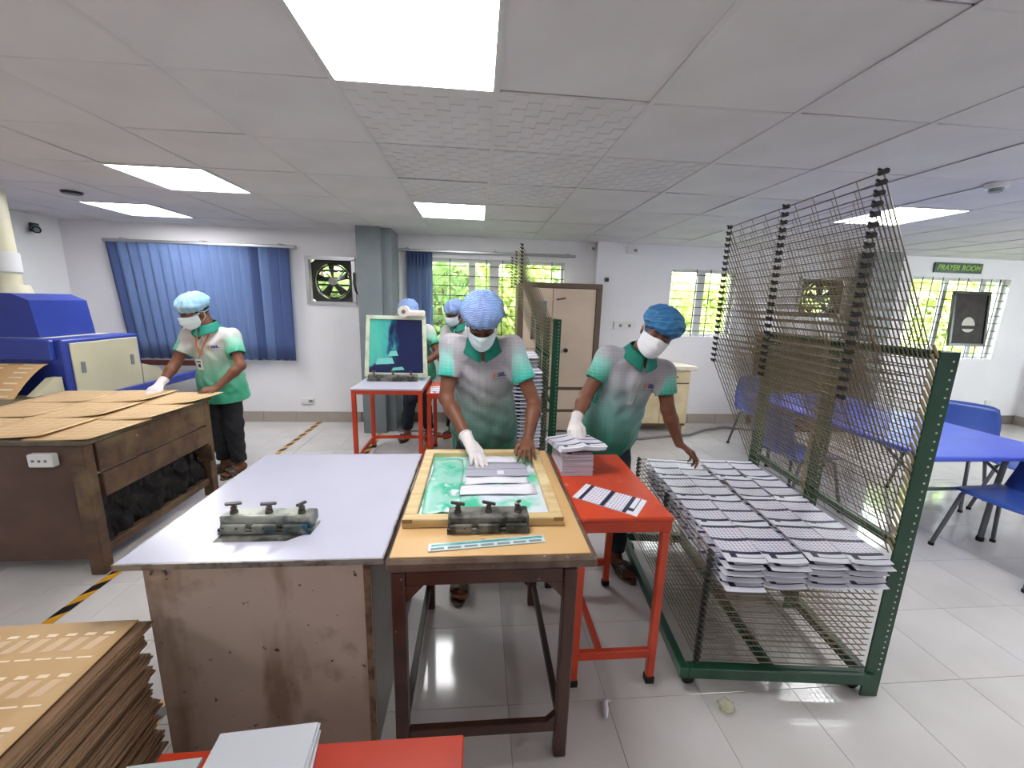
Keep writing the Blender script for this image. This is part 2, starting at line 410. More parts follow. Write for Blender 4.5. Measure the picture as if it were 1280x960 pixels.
# ---------------------------------------------------------------- exhaust fans in the wall openings
M_fan = mat('dark fan metal', (62,60,56), .5, .4)
M_fanl = mat('dusty fan hub', (150,146,140), .6)
def exhaust_fan(hole, label, blades=5):
    x0, x1, z0, z1 = hole; cx = (x0+x1)/2; cz = (z0+z1)/2; R = min(x1-x0, z1-z0)/2*.9
    t = thing('exhaust_fan', label, 'fan', (cx, WALLY+.08, z0))
    f = MB()
    for q in ((x0-.03,x1+.03,z0-.03,z0+.012),(x0-.03,x1+.03,z1-.012,z1+.03),(x0-.03,x0+.012,z0,z1),(x1-.012,x1+.03,z0,z1)): f.bb(q[0],q[1],WALLY-.02,WALLY-.001,q[2],q[3])
    f.build('frame', M_alu, t)
    sh = MB(); n_ = 32; ou = []; inn = []
    for k in range(n_):
        a = 2*PI*(k+.5)/n_; c_, s_ = math.cos(a), math.sin(a); q = min((x1-x0)/2/max(abs(c_),1e-6), (z1-z0)/2/max(abs(s_),1e-6))
        ou.append((cx+q*c_, WALLY+.10, cz+q*s_)); inn.append((cx+R*.98*c_, WALLY+.10, cz+R*.98*s_))
    bk = [(p[0], p[1]+.05, p[2]) for p in inn]
    sh.add(ou+inn+bk, [(k, (k+1) % n_, n_+(k+1) % n_, n_+k) for k in range(n_)]+[(n_+k, n_+(k+1) % n_, 2*n_+(k+1) % n_, 2*n_+k) for k in range(n_)], False)
    sh.build('shroud', M_fan, t)
    r = MB(); r.tube([(cx+R*math.cos(a), WALLY+.05, cz+R*math.sin(a)) for a in [2*PI*i/28 for i in range(28)]], .012, 6, closed=True)
    r.tube([(cx+R*.86*math.cos(a), WALLY+.09, cz+R*.86*math.sin(a)) for a in [2*PI*i/28 for i in range(28)]], .010, 6, closed=True); r.build('ring', M_fan, t)
    h = MB(); h.cyl((cx, WALLY+.03, cz), (cx, WALLY+.12, cz), R*.2, R*.17, 16); h.build('hub', M_fanl, t)
    for k in range(blades):
        a = 2*PI*k/blades+.4; bl = MB()
        def fn(u, v, a=a): 
            rr = R*(.2+.62*v); w = R*(.16+.22*v); aa = a+(u-.5)*w/rr
            return (cx+rr*math.cos(aa), WALLY+.075+(u-.5)*.05, cz+rr*math.sin(aa))
        bl.grid(fn, 4, 3, .003, upv=(0,1,0)); bl.build('blade', M_fan, t)
    for k in range(4):
        a = 2*PI*k/4+PI/4; s = MB(); s.cyl((cx+R*.15*math.cos(a), WALLY+.125, cz+R*.15*math.sin(a)), (cx+R*math.cos(a), WALLY+.11, cz+R*math.sin(a)), .007, n=6); s.build('strut', M_fan, t)
    s = MB()
    for i in range(6):
        z = z0+(z1-z0)*(i+.5)/6; s.bb(x0, x1, WALLY+.135, WALLY+.14, z-.012, z+.012)
    s.build('louvre', M_fan, t)
exhaust_fan(FAN1, 'square exhaust fan in the wall between blue blinds and grey column')
exhaust_fan(FAN2, 'exhaust fan in the wall seen through the big wire rack')

# ---------------------------------------------------------------- blue vertical blinds
M_bl = mat('blue blind fabric', (98,120,164), .8, var=((40,40,3), (90,112,156), .4, .7), bump=(150, .1))
M_bl2 = mat('dark blue blind fabric', (66,84,130), .8, bump=(150, .1))
t = thing('vertical_blind', 'wide blue vertical blind closed over the left window', 'blind', (-3.2, 5.12, .79))
r = MB(); r.cbox(-4.19, -2.12, 5.085, 5.14, 2.115, 2.15, .006); r.build('headrail', M_alu, t)
for x in (-4.0,-3.15,-2.3):
    r = MB(); r.cbox(x-.02, x+.02, 5.10, WALLY, 2.15, 2.165, .003); r.build('bracket', M_alu, t)
NS = 18
for i in range(NS):
    xt = -4.10+(-2.26+4.10)*i/(NS-1); xb = -3.99+(-2.27+3.99)*i/(NS-1)
    ang = .20+.05*math.sin(i*2.3)+(.3 if i in (14,15) else 0); hw = .060
    if i > NS-4: ang *= .4
    s = MB()
    def fn(u, v):
        x = xt+(xb-xt)*v; q = (u-.5)*2; bow = .0015*(1-q*q)
        return (x+q*hw*math.cos(ang), 5.10+q*hw*math.sin(ang)-bow, 2.115+(.80-2.115)*v)
    s.grid(fn, 4, 6, .0012, upv=(0,-1,0)); s.build('slat', M_bl2 if i in (14,16,17,0) else M_bl, t)
c = MB()
for i in range(NS-1):
    x = -3.99+(-2.27+3.99)*i/(NS-1); x2 = -3.99+(-2.27+3.99)*(i+1)/(NS-1)
    c.tube([(x, 5.085, .812), ((x*2+x2)/3, 5.083, .796), ((x+2*x2)/3, 5.083, .796), (x2, 5.085, .812)], .002, 4)
o = c.build('bottom_chain', M_white, t); o['kind'] = 'stuff'
t = thing('vertical_blind', 'dark blue vertical blind gathered at the left of the middle window', 'blind', (-.7, 5.12, .6))
r = MB(); r.cbox(-.95, 1.19, 5.085, 5.135, 2.135, 2.165, .006); r.build('headrail', M_alu, t)
for x in (-.85,.2,1.1):
    r = MB(); r.cbox(x-.02, x+.02, 5.10, WALLY, 2.165, 2.18, .003); r.build('bracket', M_alu, t)
for i in range(7):
    x = -.83+.042*i; a = 1.1+.1*math.sin(i*3); s = MB()
    def fn(u, v):
        q = (u-.5)*2; return (x+q*.055*math.cos(a)*(.8), 5.09+q*.05*math.sin(a)-.005*(1-q*q), 2.135+(.62-2.135)*v)
    s.grid(fn, 4, 5, .0012, upv=(0,-1,0)); s.build('slat', M_bl2, t)
r = MB(); r.cyl((-.93, 5.10, 2.14), (-.93, 5.10, .95), .004, n=6); r.build('wand', M_white, t)

# ---------------------------------------------------------------- wall fittings
def wallbox(x0, x1, z0, z1, label, name='socket_plate', y=WALLY, d=.02, holes=0, cat='socket'):
    t = thing(name, label, cat, ((x0+x1)/2, y-d/2, z0))
    b = MB(); b.cbox(x0, x1, y-d, y-.0005, z0, z1, .003); b.build('plate', M_white, t)
    for k in range(holes):
        cx = x0+(x1-x0)*(k+.5)/holes; q = MB(); w_ = (x1-x0)/holes*.3
        q.cbox(cx-w_, cx+w_, y-d-.003, y-d+.001, z0+(z1-z0)*.3, z1-(z1-z0)*.3, .001); q.build('outlet', M_steelg if k % 2 else M_white, t)
    return t
wallbox(-2.22, -2.06, .235, .315, 'white twin socket plate low on the wall under the exhaust fan', holes=2)
wallbox(-1.43, -1.345, 1.62, 1.80, 'white switch box on the wall beside exhaust fan and grey column', 'switch_box', d=.045, holes=1, cat='switch')
c = MB(); c.tube([(-1.49,5.15,1.87),(-1.49,5.14,1.75),(-1.475,5.14,1.66),(-1.44,5.14,1.61),(-1.40,5.15,1.62)], .010, 8)
tag(c.build('cable', M_black), 'thick black cable looping from exhaust fan to switch box', 'cable')
wallbox(1.34, 1.45, 2.22, 2.30, 'small white junction box high on the wall left of the pier', 'junction_box', d=.03, holes=2, cat='electrical box')
wallbox(1.86, 2.0, 2.22, 2.30, 'small white junction box high on the wall right of the pier', 'junction_box', d=.03, holes=2, cat='electrical box')
q = MB(); q.cbox(1.57, 1.62, WALLY-.125, WALLY-.101, 1.86, 1.91, .004); tag(q.build('wall_hook', M_black), 'small dark hook on the pier above the steel cabinet', 'hook')
wallbox(1.76, 2.06, 1.27, 1.37, 'long white switchboard on the wall behind the leaning man', 'switchboard', holes=5, cat='switch')
wallbox(7.45, 7.54, .28, .36, 'small white socket plate on the wall right of the prayer room window', holes=1)
t = thing('security_camera', 'small black security camera in the upper left wall corner', 'camera', (-4.66, 4.9, 2.2))
q = MB(); q.cbox(-4.685, -4.655, 4.86, 4.94, 2.16, 2.25, .006); q.build('bracket', M_black, t)
q = MB(); q.cyl((-4.66, 4.90, 2.2), (-4.56, 4.80, 2.17), .036, n=14); q.build('body', M_black, t)
q = MB(); q.cyl((-4.56, 4.80, 2.17), (-4.548, 4.788, 2.167), .022, n=12); q.build('lens', M_steelg, t)
t = thing('smoke_detector', 'round white smoke detector on the ceiling at the right edge', 'detector', (3.05, 2.33, CEIL-.05))
q = MB(); q.cyl((3.05,2.33,CEIL-.003), (3.05,2.33,CEIL-.03), .055, .05, 20); q.build('base', M_white, t)
q = MB(); q.cyl((3.05,2.33,CEIL-.03), (3.05,2.33,CEIL-.05), .035, .03, 16); q.build('sensor', M_steelg, t)
q = MB(); q.cyl((-3.25,3.75,CEIL-.002), (-3.25,3.75,CEIL-.02), .07, .06, 18); tag(q.build('ceiling_speaker', M_black), 'flat dark round fitting on the ceiling beside a light panel', 'ceiling fitting')

# ---------------------------------------------------------------- prayer room sign and framed picture
M_sign = mat('dark green sign plate', (28,66,40), .4)
M_let = mat('yellow green lettering', (150,190,70), .5)
t = thing('room_sign', 'green sign reading PRAYER ROOM on the wall above the right window', 'sign', (6.5, WALLY-.02, 2.14))
q = MB(); q.cbox(6.14, 6.86, WALLY-.02, WALLY-.001, 2.14, 2.27, .003); q.build('plate', M_sign, t)
tx = text_mb('PRAYER ROOM', .098, .002, .25, .002); tx.v = [(6.5+p[0]*.97, WALLY-.022-p[2], 2.203+p[1]) for p in tx.v]; tx.build('lettering', M_let, t)
M_pf = mat('dark picture frame', (22,19,18), .3)
def pict_mat():
    M = mat('dark picture print', (52,46,42), .5, spec=.15, var=(9, (34,30,28), .4, .65)); return M
t = thing('framed_picture', 'dark framed picture hanging tilted in front of the right window', 'picture', (6.68, 5.05, 1.16))
PM = Matrix.Translation((6.69, 5.06, 1.53)) @ Matrix.Rotation(-.10, 4, 'X')
q = MB()
for (a0,a1,c0,c1) in ((-.28,.28,-.37,-.33),(-.28,.28,.33,.37),(-.28,-.24,-.33,.33),(.24,.28,-.33,.33)): q.cbox(a0,a1,-.018,.018,c0,c1,.004,PM)
q.build('frame', M_pf, t)
q = MB(); q.bb(-.242,.242,-.004,.012,-.332,.332,PM); q.build('print', pict_mat(), t)
q = MB(); pts = [PM @ Vector((-.005+.10*math.cos(a), -.0055, -.09+.115*math.sin(a))) for a in lin(0, PI, 15)]
q.add(pts, [tuple(range(15))]); pts = [PM @ Vector((-.005+.095*math.cos(a), -.0055, -.115+.065*math.sin(a))) for a in lin(PI*1.1, PI*1.9, 13)]; q.add(pts, [tuple(range(13))])
q.build('pale_emblem', mat('pale print', (176,170,160), .4), t)
q = MB(); q.tube([(6.5,5.09,1.87),(6.69,5.17,2.06),(6.88,5.09,1.87)], .003, 5); q.build('cord', M_black, t)
# ================================================================ furniture and things on it
M_lam = mat('white laminate', (192,191,207), .22, var=[(2.2, (184,184,200), .4, .75), (90, (176,176,186), .70, .74)])
M_edge = mat('dirty metal edging', (150,145,140), .4, .5, var=(30, (92,84,78), .45, .7))
M_panel = mat('stained beige board', (196,178,164), .55, var=[(2.0, (168,146,130), .42, .7), ((8,8,2.0), (142,118,98), .54, .70), (5.5, (108,86,66), .58, .78, 8), (38, (74,56,42), .69, .74)], bump=(30, .08))
M_panel_s = mat('grey cabinet side', (128,122,118), .45, var=(3, (112,104,98), .4, .7))
M_brown = mat('brown painted steel', (72,44,33), .4, var=[(7, (50,30,24), .45, .7), (45, (176,166,156), .71, .75)], bump=(40, .1))
M_browne = mat('worn brown table edge', (112,94,80), .4, var=[(12, (78,60,48), .42, .66), (28, (186,176,168), .66, .74)], bump=(30, .2))
M_ply = mat('tan table board', (212,174,122), .38, var=[(3, (208,168,112), .4, .7), (26, (168,128,90), .70, .75)])
M_red = mat('orange red paint', (205,66,30), .38, var=[(6, (186,54,26), .42, .7), (40, (150,60,44), .68, .76)])
M_redt = mat('orange red worn top', (208,70,34), .33, var=[(5, (188,66,44), .42, .68), (16, (206,140,128), .64, .76, 8)])
M_rubber = mat('black rubber foot', (16,16,16), .7)
M_metal = mat('ink-stained grey metal', (168,170,158), .42, .45, var=[(14, (104,110,104), .45, .62), (9, (40,84,104), .60, .68)], bump=(50, .2))
M_metald = mat('dark ink-stained metal', (128,126,118), .45, .4, var=[(16, (62,62,58), .42, .6), (30, (196,192,182), .69, .74)], bump=(50, .2))
M_bolt = mat('steel bolt', (96,92,86), .35, .8)
M_hole = M_dark

# ---- white-topped worktable
t = thing('worktable', 'white-topped worktable with a stained beige front panel, nearest on the left', 'table', (-.66, 1.58, 0))
b = MB(); b.cbox(-1.045, -.283, 1.135, 2.005, .772, .788, .002); b.build('tabletop', M_lam, t)
b = MB()
for q in ((-1.049,-.279,1.131,1.1365),(-1.049,-.279,2.0035,2.009),(-1.049,-1.0435,1.1365,2.0035),(-.2845,-.279,1.1365,2.0035)): b.bb(q[0],q[1],q[2],q[3],.768,.787)
b.build('metal_edging', M_edge, t)
b = MB(); b.cbox(-1.005, -.335, 1.175, 1.193, .0, .768, .002); b.build('front_panel', M_panel, t)
b = MB(); b.cbox(-.352, -.334, 1.194, 1.95, .0, .768, .002); b.build('side_panel', M_panel_s, t)
b = MB(); b.cbox(-1.004, -.986, 1.194, 1.95, .0, .768, .002); b.build('side_panel', M_panel_s, t)
b = MB(); b.cbox(-.985, -.353, 1.93, 1.949, .0, .768, .002); b.build('back_panel', M_panel_s, t)
b = MB(); b.tube([(-.955+.022*math.cos(a), 1.169, .728+.018*math.sin(a)) for a in lin(-.2, PI+.1, 9)], .0035, 6); b.build('hook', M_bolt, t)
b = MB(); b.bb(-.353, -.333, 1.172, 1.176, .0, .768); b.build('corner_strip', mat('rusty corner', (140,112,86), .6, var=(14, (84,58,40), .42, .6)), t)

# ---- screen clamps bolted on the two worktables
def hinge_clamp(name, label, x0, x1, y0, y1, z, mm, rz=0., knobs=(.12,.5,.86), yawk=(.8,.7,1.5)):
    cx = (x0+x1)/2; cy = (y0+y1)/2
    t = thing(name, label, 'clamp', (cx, cy, z), rz)
    w = (x1-x0)/2; d = (y1-y0)/2
    b = MB(); b.cbox(-w, w, -d, d, .0, .008, .002); b.build('base_plate', mm, t, True)
    b = MB(); b.cbox(-w*.985, w*.985, -d+.012, d-.006, .018, .058, .004); b.build('jaw', mm, t, True)
    b = MB(); b.cyl((-w, -d+.008, .013), (w, -d+.008, .013), .006, n=10); b.build('hinge_rod', M_metald, t, True)
    for k in range(3):
        xx = -w+2*w*(k+.5)/3; b = MB(); b.cbox(xx-w*.26, xx+w*.26, -d-.002, -d+.011, .008, .034, .002); b.build('hinge_plate', mm, t, True)
    for k in range(7):
        xx = -w+2*w*(k+.5)/7; b = MB(); b.cyl((xx, -d-.0045, .024), (xx, -d-.001, .024), .0035, n=6); b.build('screw', M_bolt, t, True)
    for kx, a in zip(knobs, yawk):
        xx = -w+2*w*kx
        b = MB(); b.cyl((xx,0,.058), (xx,0,.070), .013, .011, 10); b.cyl((xx,0,.070), (xx,0,.086), .006, n=8); b.cyl((xx,0,.074), (xx,0,.081), .010, n=8)
        kb = b.build('knob', M_bolt, t, True)
        R = Matrix.Translation((xx,0,.090)) @ Matrix.Rotation(a, 4, 'Z') @ Matrix.Rotation(.22, 4, 'Y')
        b = MB(); b.cbox(-.024,.024,-.006,.006,-.004,.005,.002,R); b.build('wing', M_bolt, kb, True)
    return t
hinge_clamp('hinge_clamp', 'grey ink-stained screen clamp with three wing knobs on the white table', -.845, -.545, 1.275, 1.355, .788, M_metal, -.03, yawk=(.75,.65,1.45))
b = MB(); b.add([(-.835,1.235,.7886),(-.61,1.235,.7886),(-.545,1.29,.7886),(-.54,1.29,.7886),(-.835,1.29,.7886)], [(0,1,2,3,4)]); 
tag(b.build('cut_out_slot', M_metald), 'dark cut-out beneath the clamp in the white tabletop', 'cut-out')

# ---- brown worktable
t = thing('worktable', 'brown steel worktable with a tan board top, in front of the central man', 'table', (.06, 1.57, 0))
b = MB(); b.cbox(-.272, .388, 1.112, 2.045, .745, .788, .010); b.build('tabletop_edge', M_browne, t)
b = MB(); b.cbox(-.262, .368, 1.128, 2.035, .7875, .7925, .002); b.build('tabletop', M_ply, t)
LG = [(-.235,1.135),(.305,1.135),(-.225,1.86),(.300,1.86)]
for (x, y) in LG:
    b = MB(); b.cbox(x-.021, x+.021, y-.02, y+.02, 0 if y > 1.5 else 0, .745, .004); b.build('leg', M_brown, t)
for y in (1.135, 1.86):
    b = MB(); b.cbox(-.213, .283, y-.012, y+.012, .695, .745, .003); b.build('apron', M_brown, t)
for x in (-.235, .305):
    b = MB(); b.cbox(x-.012, x+.012, 1.156, 1.839, .705, .745, .003); b.build('apron', M_brown, t)
    b = MB(); b.cbox(x-.012, x+.012, 1.156, 1.839, .105, .135, .003); b.build('side_rail', mat('dark steel rail', (52,44,40), .4), t)
b = MB(); b.cbox(-.213, .283, 1.122, 1.148, .105, .145, .003); b.build('front_rail', M_brown, t)
for (x, s) in ((-.213,1),(.283,-1)):
    b = MB(); b.prism([(x,.695),(x+s*.055,.695),(x,.635)], 'y', 1.124, 1.146); b.build('gusset', M_brown, t)
for (x, s) in ((.283,-1),):
    b = MB(); b.prism([(x,.145),(x+s*.03,.145),(x,.175)], 'y', 1.124, 1.146); b.build('gusset', M_brown, t)

# ---- wooden printing screen lying on the brown table
M_emul = mat('green screen emulsion', (70,190,150), .3, var=[(7, (120,210,180), .4, .7), (11, (206,226,226), .50, .62), (5, (214,222,232), .46, .58)])
t = thing('printing_screen', 'pale wooden printing screen with smeared green mesh, lying on the brown table', 'printing screen', (.03, 1.62, .793))
zb, zt = .7935, .826
b = MB(); b.cbox(-.252, .312, 1.288, 1.328, zb, zt, .003); b.build('frame_bar', M_wood_pale, t)
b = MB(); b.cbox(-.255, .318, 1.925, 1.968, zb, zt, .003); b.build('frame_bar', M_wood_pale, t)
b = MB(); b.cbox(-.252, -.207, 1.329, 1.924, zb, zt-.001, .003); b.build('frame_bar', M_wood_pale, t)
b = MB(); b.cbox(.270, .314, 1.329, 1.924, zb, zt-.001, .003); b.build('frame_bar', M_wood_pale, t)
for x in (-.25, .276):
    b = MB(); b.bb(x, x+.034, 1.2865, 1.2885, .812, .8262); b.build('corner_joint', mat('darker joint end grain', (150,116,70), .6), t)
b = MB(); b.bb(-.2065, .2695, 1.3285, 1.9245, .8, .803); b.build('mesh', M_emul, t)
# crumpled clear/white plastic over the mesh
M_paper = mat('white paper', (222,220,228), .55)
M_grey = mat('grey card', (170,168,182), .5)
M_pgrey = mat('milky plastic film', (196,212,214), .25)
def wavy(name, lab, x0, x1, y0, y1, z, amp, seed, m, cat='sheet', nu=14, nv=6, th=.0012, rz=0., group=None):
    rr = random.Random(seed); a = [rr.uniform(0,6) for _ in range(6)]; b = MB(); cx = (x0+x1)/2; cy = (y0+y1)/2
    def fn(u, v):
        x = x0+(x1-x0)*u+.004*math.sin(9*v+a[0]); y = y0+(y1-y0)*v+.006*math.sin(7*u+a[1])
        zz = z+amp*(1+.5*math.sin(11*u+4*v+a[2])+.5*math.sin(8*v-5*u+a[3]))
        dx, dy = x-cx, y-cy
        return (cx+dx*math.cos(rz)-dy*math.sin(rz), cy+dx*math.sin(rz)+dy*math.cos(rz), zz)
    b.grid(fn, nu, nv, th); return tag(b.build(name, m), lab, cat, group)
wavy('film_strip', 'crinkled milky plastic film at the left of the green mesh', -.20, -.06, 1.36, 1.88, .806, .003, 3, mat('clear wrinkled film', (150,205,190), .2, var=[(9, (70,185,150), .45, .6), (16, (222,232,234), .58, .7)]), 'plastic film', 12, 20)
wavy('paper_sheet', 'white crumpled sheet on the mesh, second from the clamp', -.045, .225, 1.60, 1.665, .808, .003, 5, M_paper, 'paper')
wavy('paper_sheet', 'white crumpled sheet on the mesh nearest the clamp', -.10, .245, 1.50, 1.585, .807, .004, 8, M_paper, 'paper', rz=.04)
wavy('paper_sheet', 'white sheet under the top of the two hands at the far frame bar', -.03, .20, 1.83, 1.905, .808, .002, 12, M_paper, 'paper')
t = thing('card_jig', 'grey card strip jig lying under the central man’s hands', 'card jig', (.11, 1.75, .8065))
b = MB(); b.cbox(-.045, .235, 1.755, 1.815, .8065, .812, .001); b.build('upper_strip', M_grey, t)
b = MB(); b.cbox(-.045, .235, 1.675, 1.748, .8065, .8115, .001); b.build('lower_strip', M_grey, t)
b = MB(); b.bb(.095, .125, 1.69, 1.73, .8115, .8122); b.build('label', M_paper, t)
hinge_clamp('hinge_clamp', 'dark grimy screen clamp with three wing knobs on the brown table', -.095, .185, 1.243, 1.335, .7935, M_metald, 0., yawk=(.1,0.,1.2))
# registration strip in front
M_teal = mat('teal stained strip', (70,150,150), .4, var=(18, (120,180,176), .45, .6))
t = thing('measuring_strip', 'white and teal marked plastic strip lying at the front of the tan board', 'ruler', (.04, 1.19, .793), .105)
b = MB(); b.cbox(-.19, .19, -.022, .018, 0, .004, .001); b.build('strip', M_pgrey, t, True)
b = MB(); b.bb(-.18, .185, .001, .012, .004, .0047); b.build('teal_band', M_teal, t, True)
for k in range(7):
    b = MB(); b.bb(-.182+.053*k, -.140+.053*k, -.017, -.007, .004, .0047); b.build('window_mark', mat('grey mark', (120,130,130), .5), t, True)

# ---- orange table
t = thing('side_table', 'small orange-red steel table with worn paint between central and leaning man', 'table', (.58, 1.7, 0))
b = MB(); b.cbox(.396, .768, 1.372, 2.035, .752, .770, .004); b.build('tabletop', M_redt, t)
b = MB(); b.cbox(.40, .764, 1.376, 1.40, .705, .752, .002); b.build('apron', M_red, t)
b = MB(); b.cbox(.742, .764, 1.401, 2.03, .705, .752, .002); b.build('apron', M_red, t)
b = MB(); b.cbox(.40, .742, 2.008, 2.03, .705, .752, .002); b.build('apron', M_red, t)
for (x, y) in ((.742,1.385),(.742,1.985),(.412,1.385),(.412,1.985)):
    b = MB(); b.cbox(x-.016, x+.016, y-.012, y+.016, .03, .705, .003); lg = b.build('leg', M_red, t)
    b = MB(); b.cbox(x-.019, x+.019, y-.015, y+.019, .0, .034, .003); b.build('foot_cap', M_rubber, lg)
b = MB(); b.cbox(.428, .726, 1.375, 1.399, .125, .165, .003); b.build('lower_rail', M_red, t)
b = MB(); b.cbox(.428, .726, 1.975, 1.999, .125, .165, .003); b.build('lower_rail', M_red, t)
b = MB(); b.cbox(.51, .534, 1.40, 1.974, .13, .16, .003); b.build('centre_rail', M_red, t)

# ---- brown wooden table with cardboard sheets (left)
M_oldw = mat('old brown boards', (98,72,52), .6, var=[((2,14,14), (72,52,40), .4, .65), (5, (112,92,64), .55, .7), (40, (168,160,150), .72, .76)], bump=(22, .25))
M_oldp = mat('reddish brown ply', (92,66,54), .6, var=[(5, (74,52,42), .4, .68), (32, (170,162,155), .73, .77)], bump=(20, .15))
M_oldt = mat('greenish worn top', (108,98,78), .5, var=(8, (76,66,50), .42, .65))
t = thing('wooden_table', 'large old brown wooden table with paint spatter at the left edge', 'table', (-2.75, 2.7, 0))
b = MB(); b.cbox(-3.5, -2.05, 2.19, 3.23, .762, .788, .004); b.build('tabletop', M_oldt, t)
for k, (z0, z1) in enumerate(((.585,.76),(.44,.575))):
    b = MB(); b.cbox(-2.10+.01*k, -2.065+.01*k, 2.27, 3.16, z0, z1, .004); b.build('side_board', M_oldw, t)
b = MB(); b.cbox(-3.5, -2.145, 2.205, 2.235, .09, .76, .004); b.build('front_panel', M_oldp, t)
for (x, y) in ((-2.105,2.225),(-2.10,3.18),(-3.45,3.18)):
    b = MB(); b.cbox(x-.038, x+.038, y-.032, y+.032, 0, .76, .005); b.build('leg', M_oldw, t)
b = MB(); b.cbox(-2.13, -2.085, 2.26, 3.15, .10, .15, .004); b.build('bottom_rail', M_oldw, t)
b = MB(); b.cbox(-2.14, -2.03, 3.13, 3.16, .30, .42, .003); b.build('end_block', M_oldw, t)
b = MB()
def fn(u, v):
    y = 2.262+.885*u; z = .52-.40*v
    return (-2.13+.012*math.sin(23*u+3*math.sin(6*v))+.010*math.sin(47*u-9*v)+.006*math.sin(90*u+31*v+4*math.sin(12*v))+.02*v*math.sin(3*u), y, z)
b.grid(fn, 90, 26, .003, upv=(1,0,0)); b.build('black_liner', mat('black plastic sheet', (9,9,10), .38, spec=.3), t)
so = MB(); so.cbox(-2.315, -2.195, 2.165, 2.204, .655, .725, .005); so = so.build('socket_box', M_white, t)
for k in range(3):
    b = MB(); b.cbox(-2.292+.03*k, -2.28+.03*k, 2.161, 2.166, .685, .697, .001); b.build('outlet', M_steelg, so)

M_card = mat('light cardboard', (226,196,150), .7, var=(6, (216,184,138), .4, .7))
M_cardp = mat('pale printed strip', (240,222,190), .6)
M_cardd = mat('printed brown row', (206,166,122), .7)
M_carde = mat('cardboard edge', (150,118,88), .8, var=((3,3,120), (118,90,66), .4, .6))
def cardsheet(x0, x1, y0, y1, z, lab, curl, rz, rows=7):
    t = thing('cardboard_sheet', lab, 'cardboard', ((x0+x1)/2, (y0+y1)/2, z), rz, 'printed cardboard sheets on the wooden table')
    X = (x1-x0)/2; Y = (y1-y0)/2
    def sh(x, y): return .012*curl*max(0, (x/X*.6-y/Y*.4))**2+.004*curl*math.sin(4*y+x*3)+.004
    b = MB(); b.grid(lambda u, v: (-X+2*X*u, -Y+2*Y*v, sh(-X+2*X*u, -Y+2*Y*v)), 8, 8, .003); b.build('sheet', M_card, t, True)
    b = MB()
    for r in range(rows):
        for c in range(5):
            for e in range(3):
                ax = -X*.92+X*1.84*(c+.08)/5; bx = ax+X*1.84*.84/5; ay = -Y*.92+Y*1.84*(r+.12+.24*e)/rows; by = ay+Y*1.84*.13/rows
                vs = [(px, py, sh(px, py)+.0008) for (px, py) in ((ax,ay),(bx,ay),(bx,by),(ax,by))]; b.add(vs, [(0,1,2,3)])
    o = b.build('print', M_cardd, t, True); o['kind'] = 'stuff'
    return t
cs = [(-2.36,-2.02,2.205,2.60,.790,'printed cardboard sheet at the near corner of the wooden table',.8,-.05),
      (-2.70,-2.30,2.215,2.62,.796,'printed cardboard sheet second from the near corner, along the front edge',1.0,.04),
      (-3.12,-2.66,2.23,2.64,.790,'printed cardboard sheet at the front edge, cut by the left photo border',.6,.02),
      (-2.36,-1.995,2.56,2.95,.798,'printed cardboard sheet in the middle of the table’s right edge',1.2,-.03),
      (-2.74,-2.32,2.58,2.98,.803,'printed cardboard sheet in the centre of the wooden table',1.4,.05),
      (-3.14,-2.7,2.60,3.0,.797,'printed cardboard sheet in the middle row towards the blue machine',.8,-.02),
      (-2.36,-1.985,2.91,3.27,.806,'printed cardboard sheet held by the man at the blinds',1.6,-.02),
      (-2.74,-2.33,2.93,3.3,.811,'printed cardboard sheet at the far edge under the gloved hand',1.5,.03),
      (-3.15,-2.71,2.95,3.3,.803,'printed cardboard sheet in the far corner against the blue machine',1.0,0.)]
for c in cs: cardsheet(*c)

# ---- blue and cream drying machine
M_blue = mat('blue machine paint', (46,66,158), .4, var=(4, (40,58,146), .4, .7))
M_cream = mat('cream machine panel', (206,200,172), .45, var=(3, (196,190,160), .4, .7))
t = thing('drying_machine', 'blue and cream conveyor drying machine against the left wall', 'machine', (-3.9, 3.8, 0))
b = MB(); b.cbox(-4.55, -3.21, 3.40, 4.13, .66, 1.185, .01); b.build('dryer_body', M_blue, t)
b = MB(); b.cbox(-4.55, -3.26, 3.36, 3.3995, 1.03, 1.185, .008); b.build('front_lip', M_blue, t)
p = MB(); p.cbox(-3.2095, -3.195, 3.45, 4.09, .705, 1.155, .004); p = p.build('side_door', M_cream, t)
for y in (3.525, 4.0):
    b = MB(); b.cbox(-3.1955, -3.188, y-.018, y+.018, .91, 1.0, .003); l = b.build('latch', M_steelg, p)
b = MB(); b.bb(-4.45, -3.4, 3.5, 4.08, 1.1845, 1.1875); b.build('top_plate', M_cream, t)
b = MB(); b.prism([(-4.35,1.188),(-3.47,1.188),(-3.50,1.48),(-3.62,1.53),(-4.2,1.53),(-4.33,1.48)], 'y', 3.52, 4.0); b.build('hood', M_blue, t)
b = MB(); b.cyl((-3.93,3.78,1.53), (-3.93,3.78,1.60), .17, .15, 20); b.build('duct_collar', M_cream, t)
du = MB(); du.cyl((-3.93,3.78,1.60), (-3.93,3.78,CEIL), .115, n=20); du = du.build('duct', M_cream, t)
b = MB(); b.cyl((-3.93,3.78,1.70), (-3.93,3.78,1.86), .128, n=20); b.build('duct_sleeve', M_walu, du)
b = MB(); b.cbox(-4.5, -3.24, 3.02, 3.39, .62, .72, .006); b.build('outfeed_tray', M_cream, t)
b = MB(); b.prism([(3.05,.70),(3.39,.70),(3.39,.90),(3.33,.90)], 'x', -3.30, -3.24); b.build('side_cheek', M_cream, t)
b = MB(); b.cbox(-3.62, -3.36, 3.0, 3.019, .64, .755, .004); b.build('control_plate', M_cream, t)
b = MB(); b.cyl((-3.49,3.0,.685), (-3.49,2.985,.685), .014, n=10); b.build('knob', M_black, t)
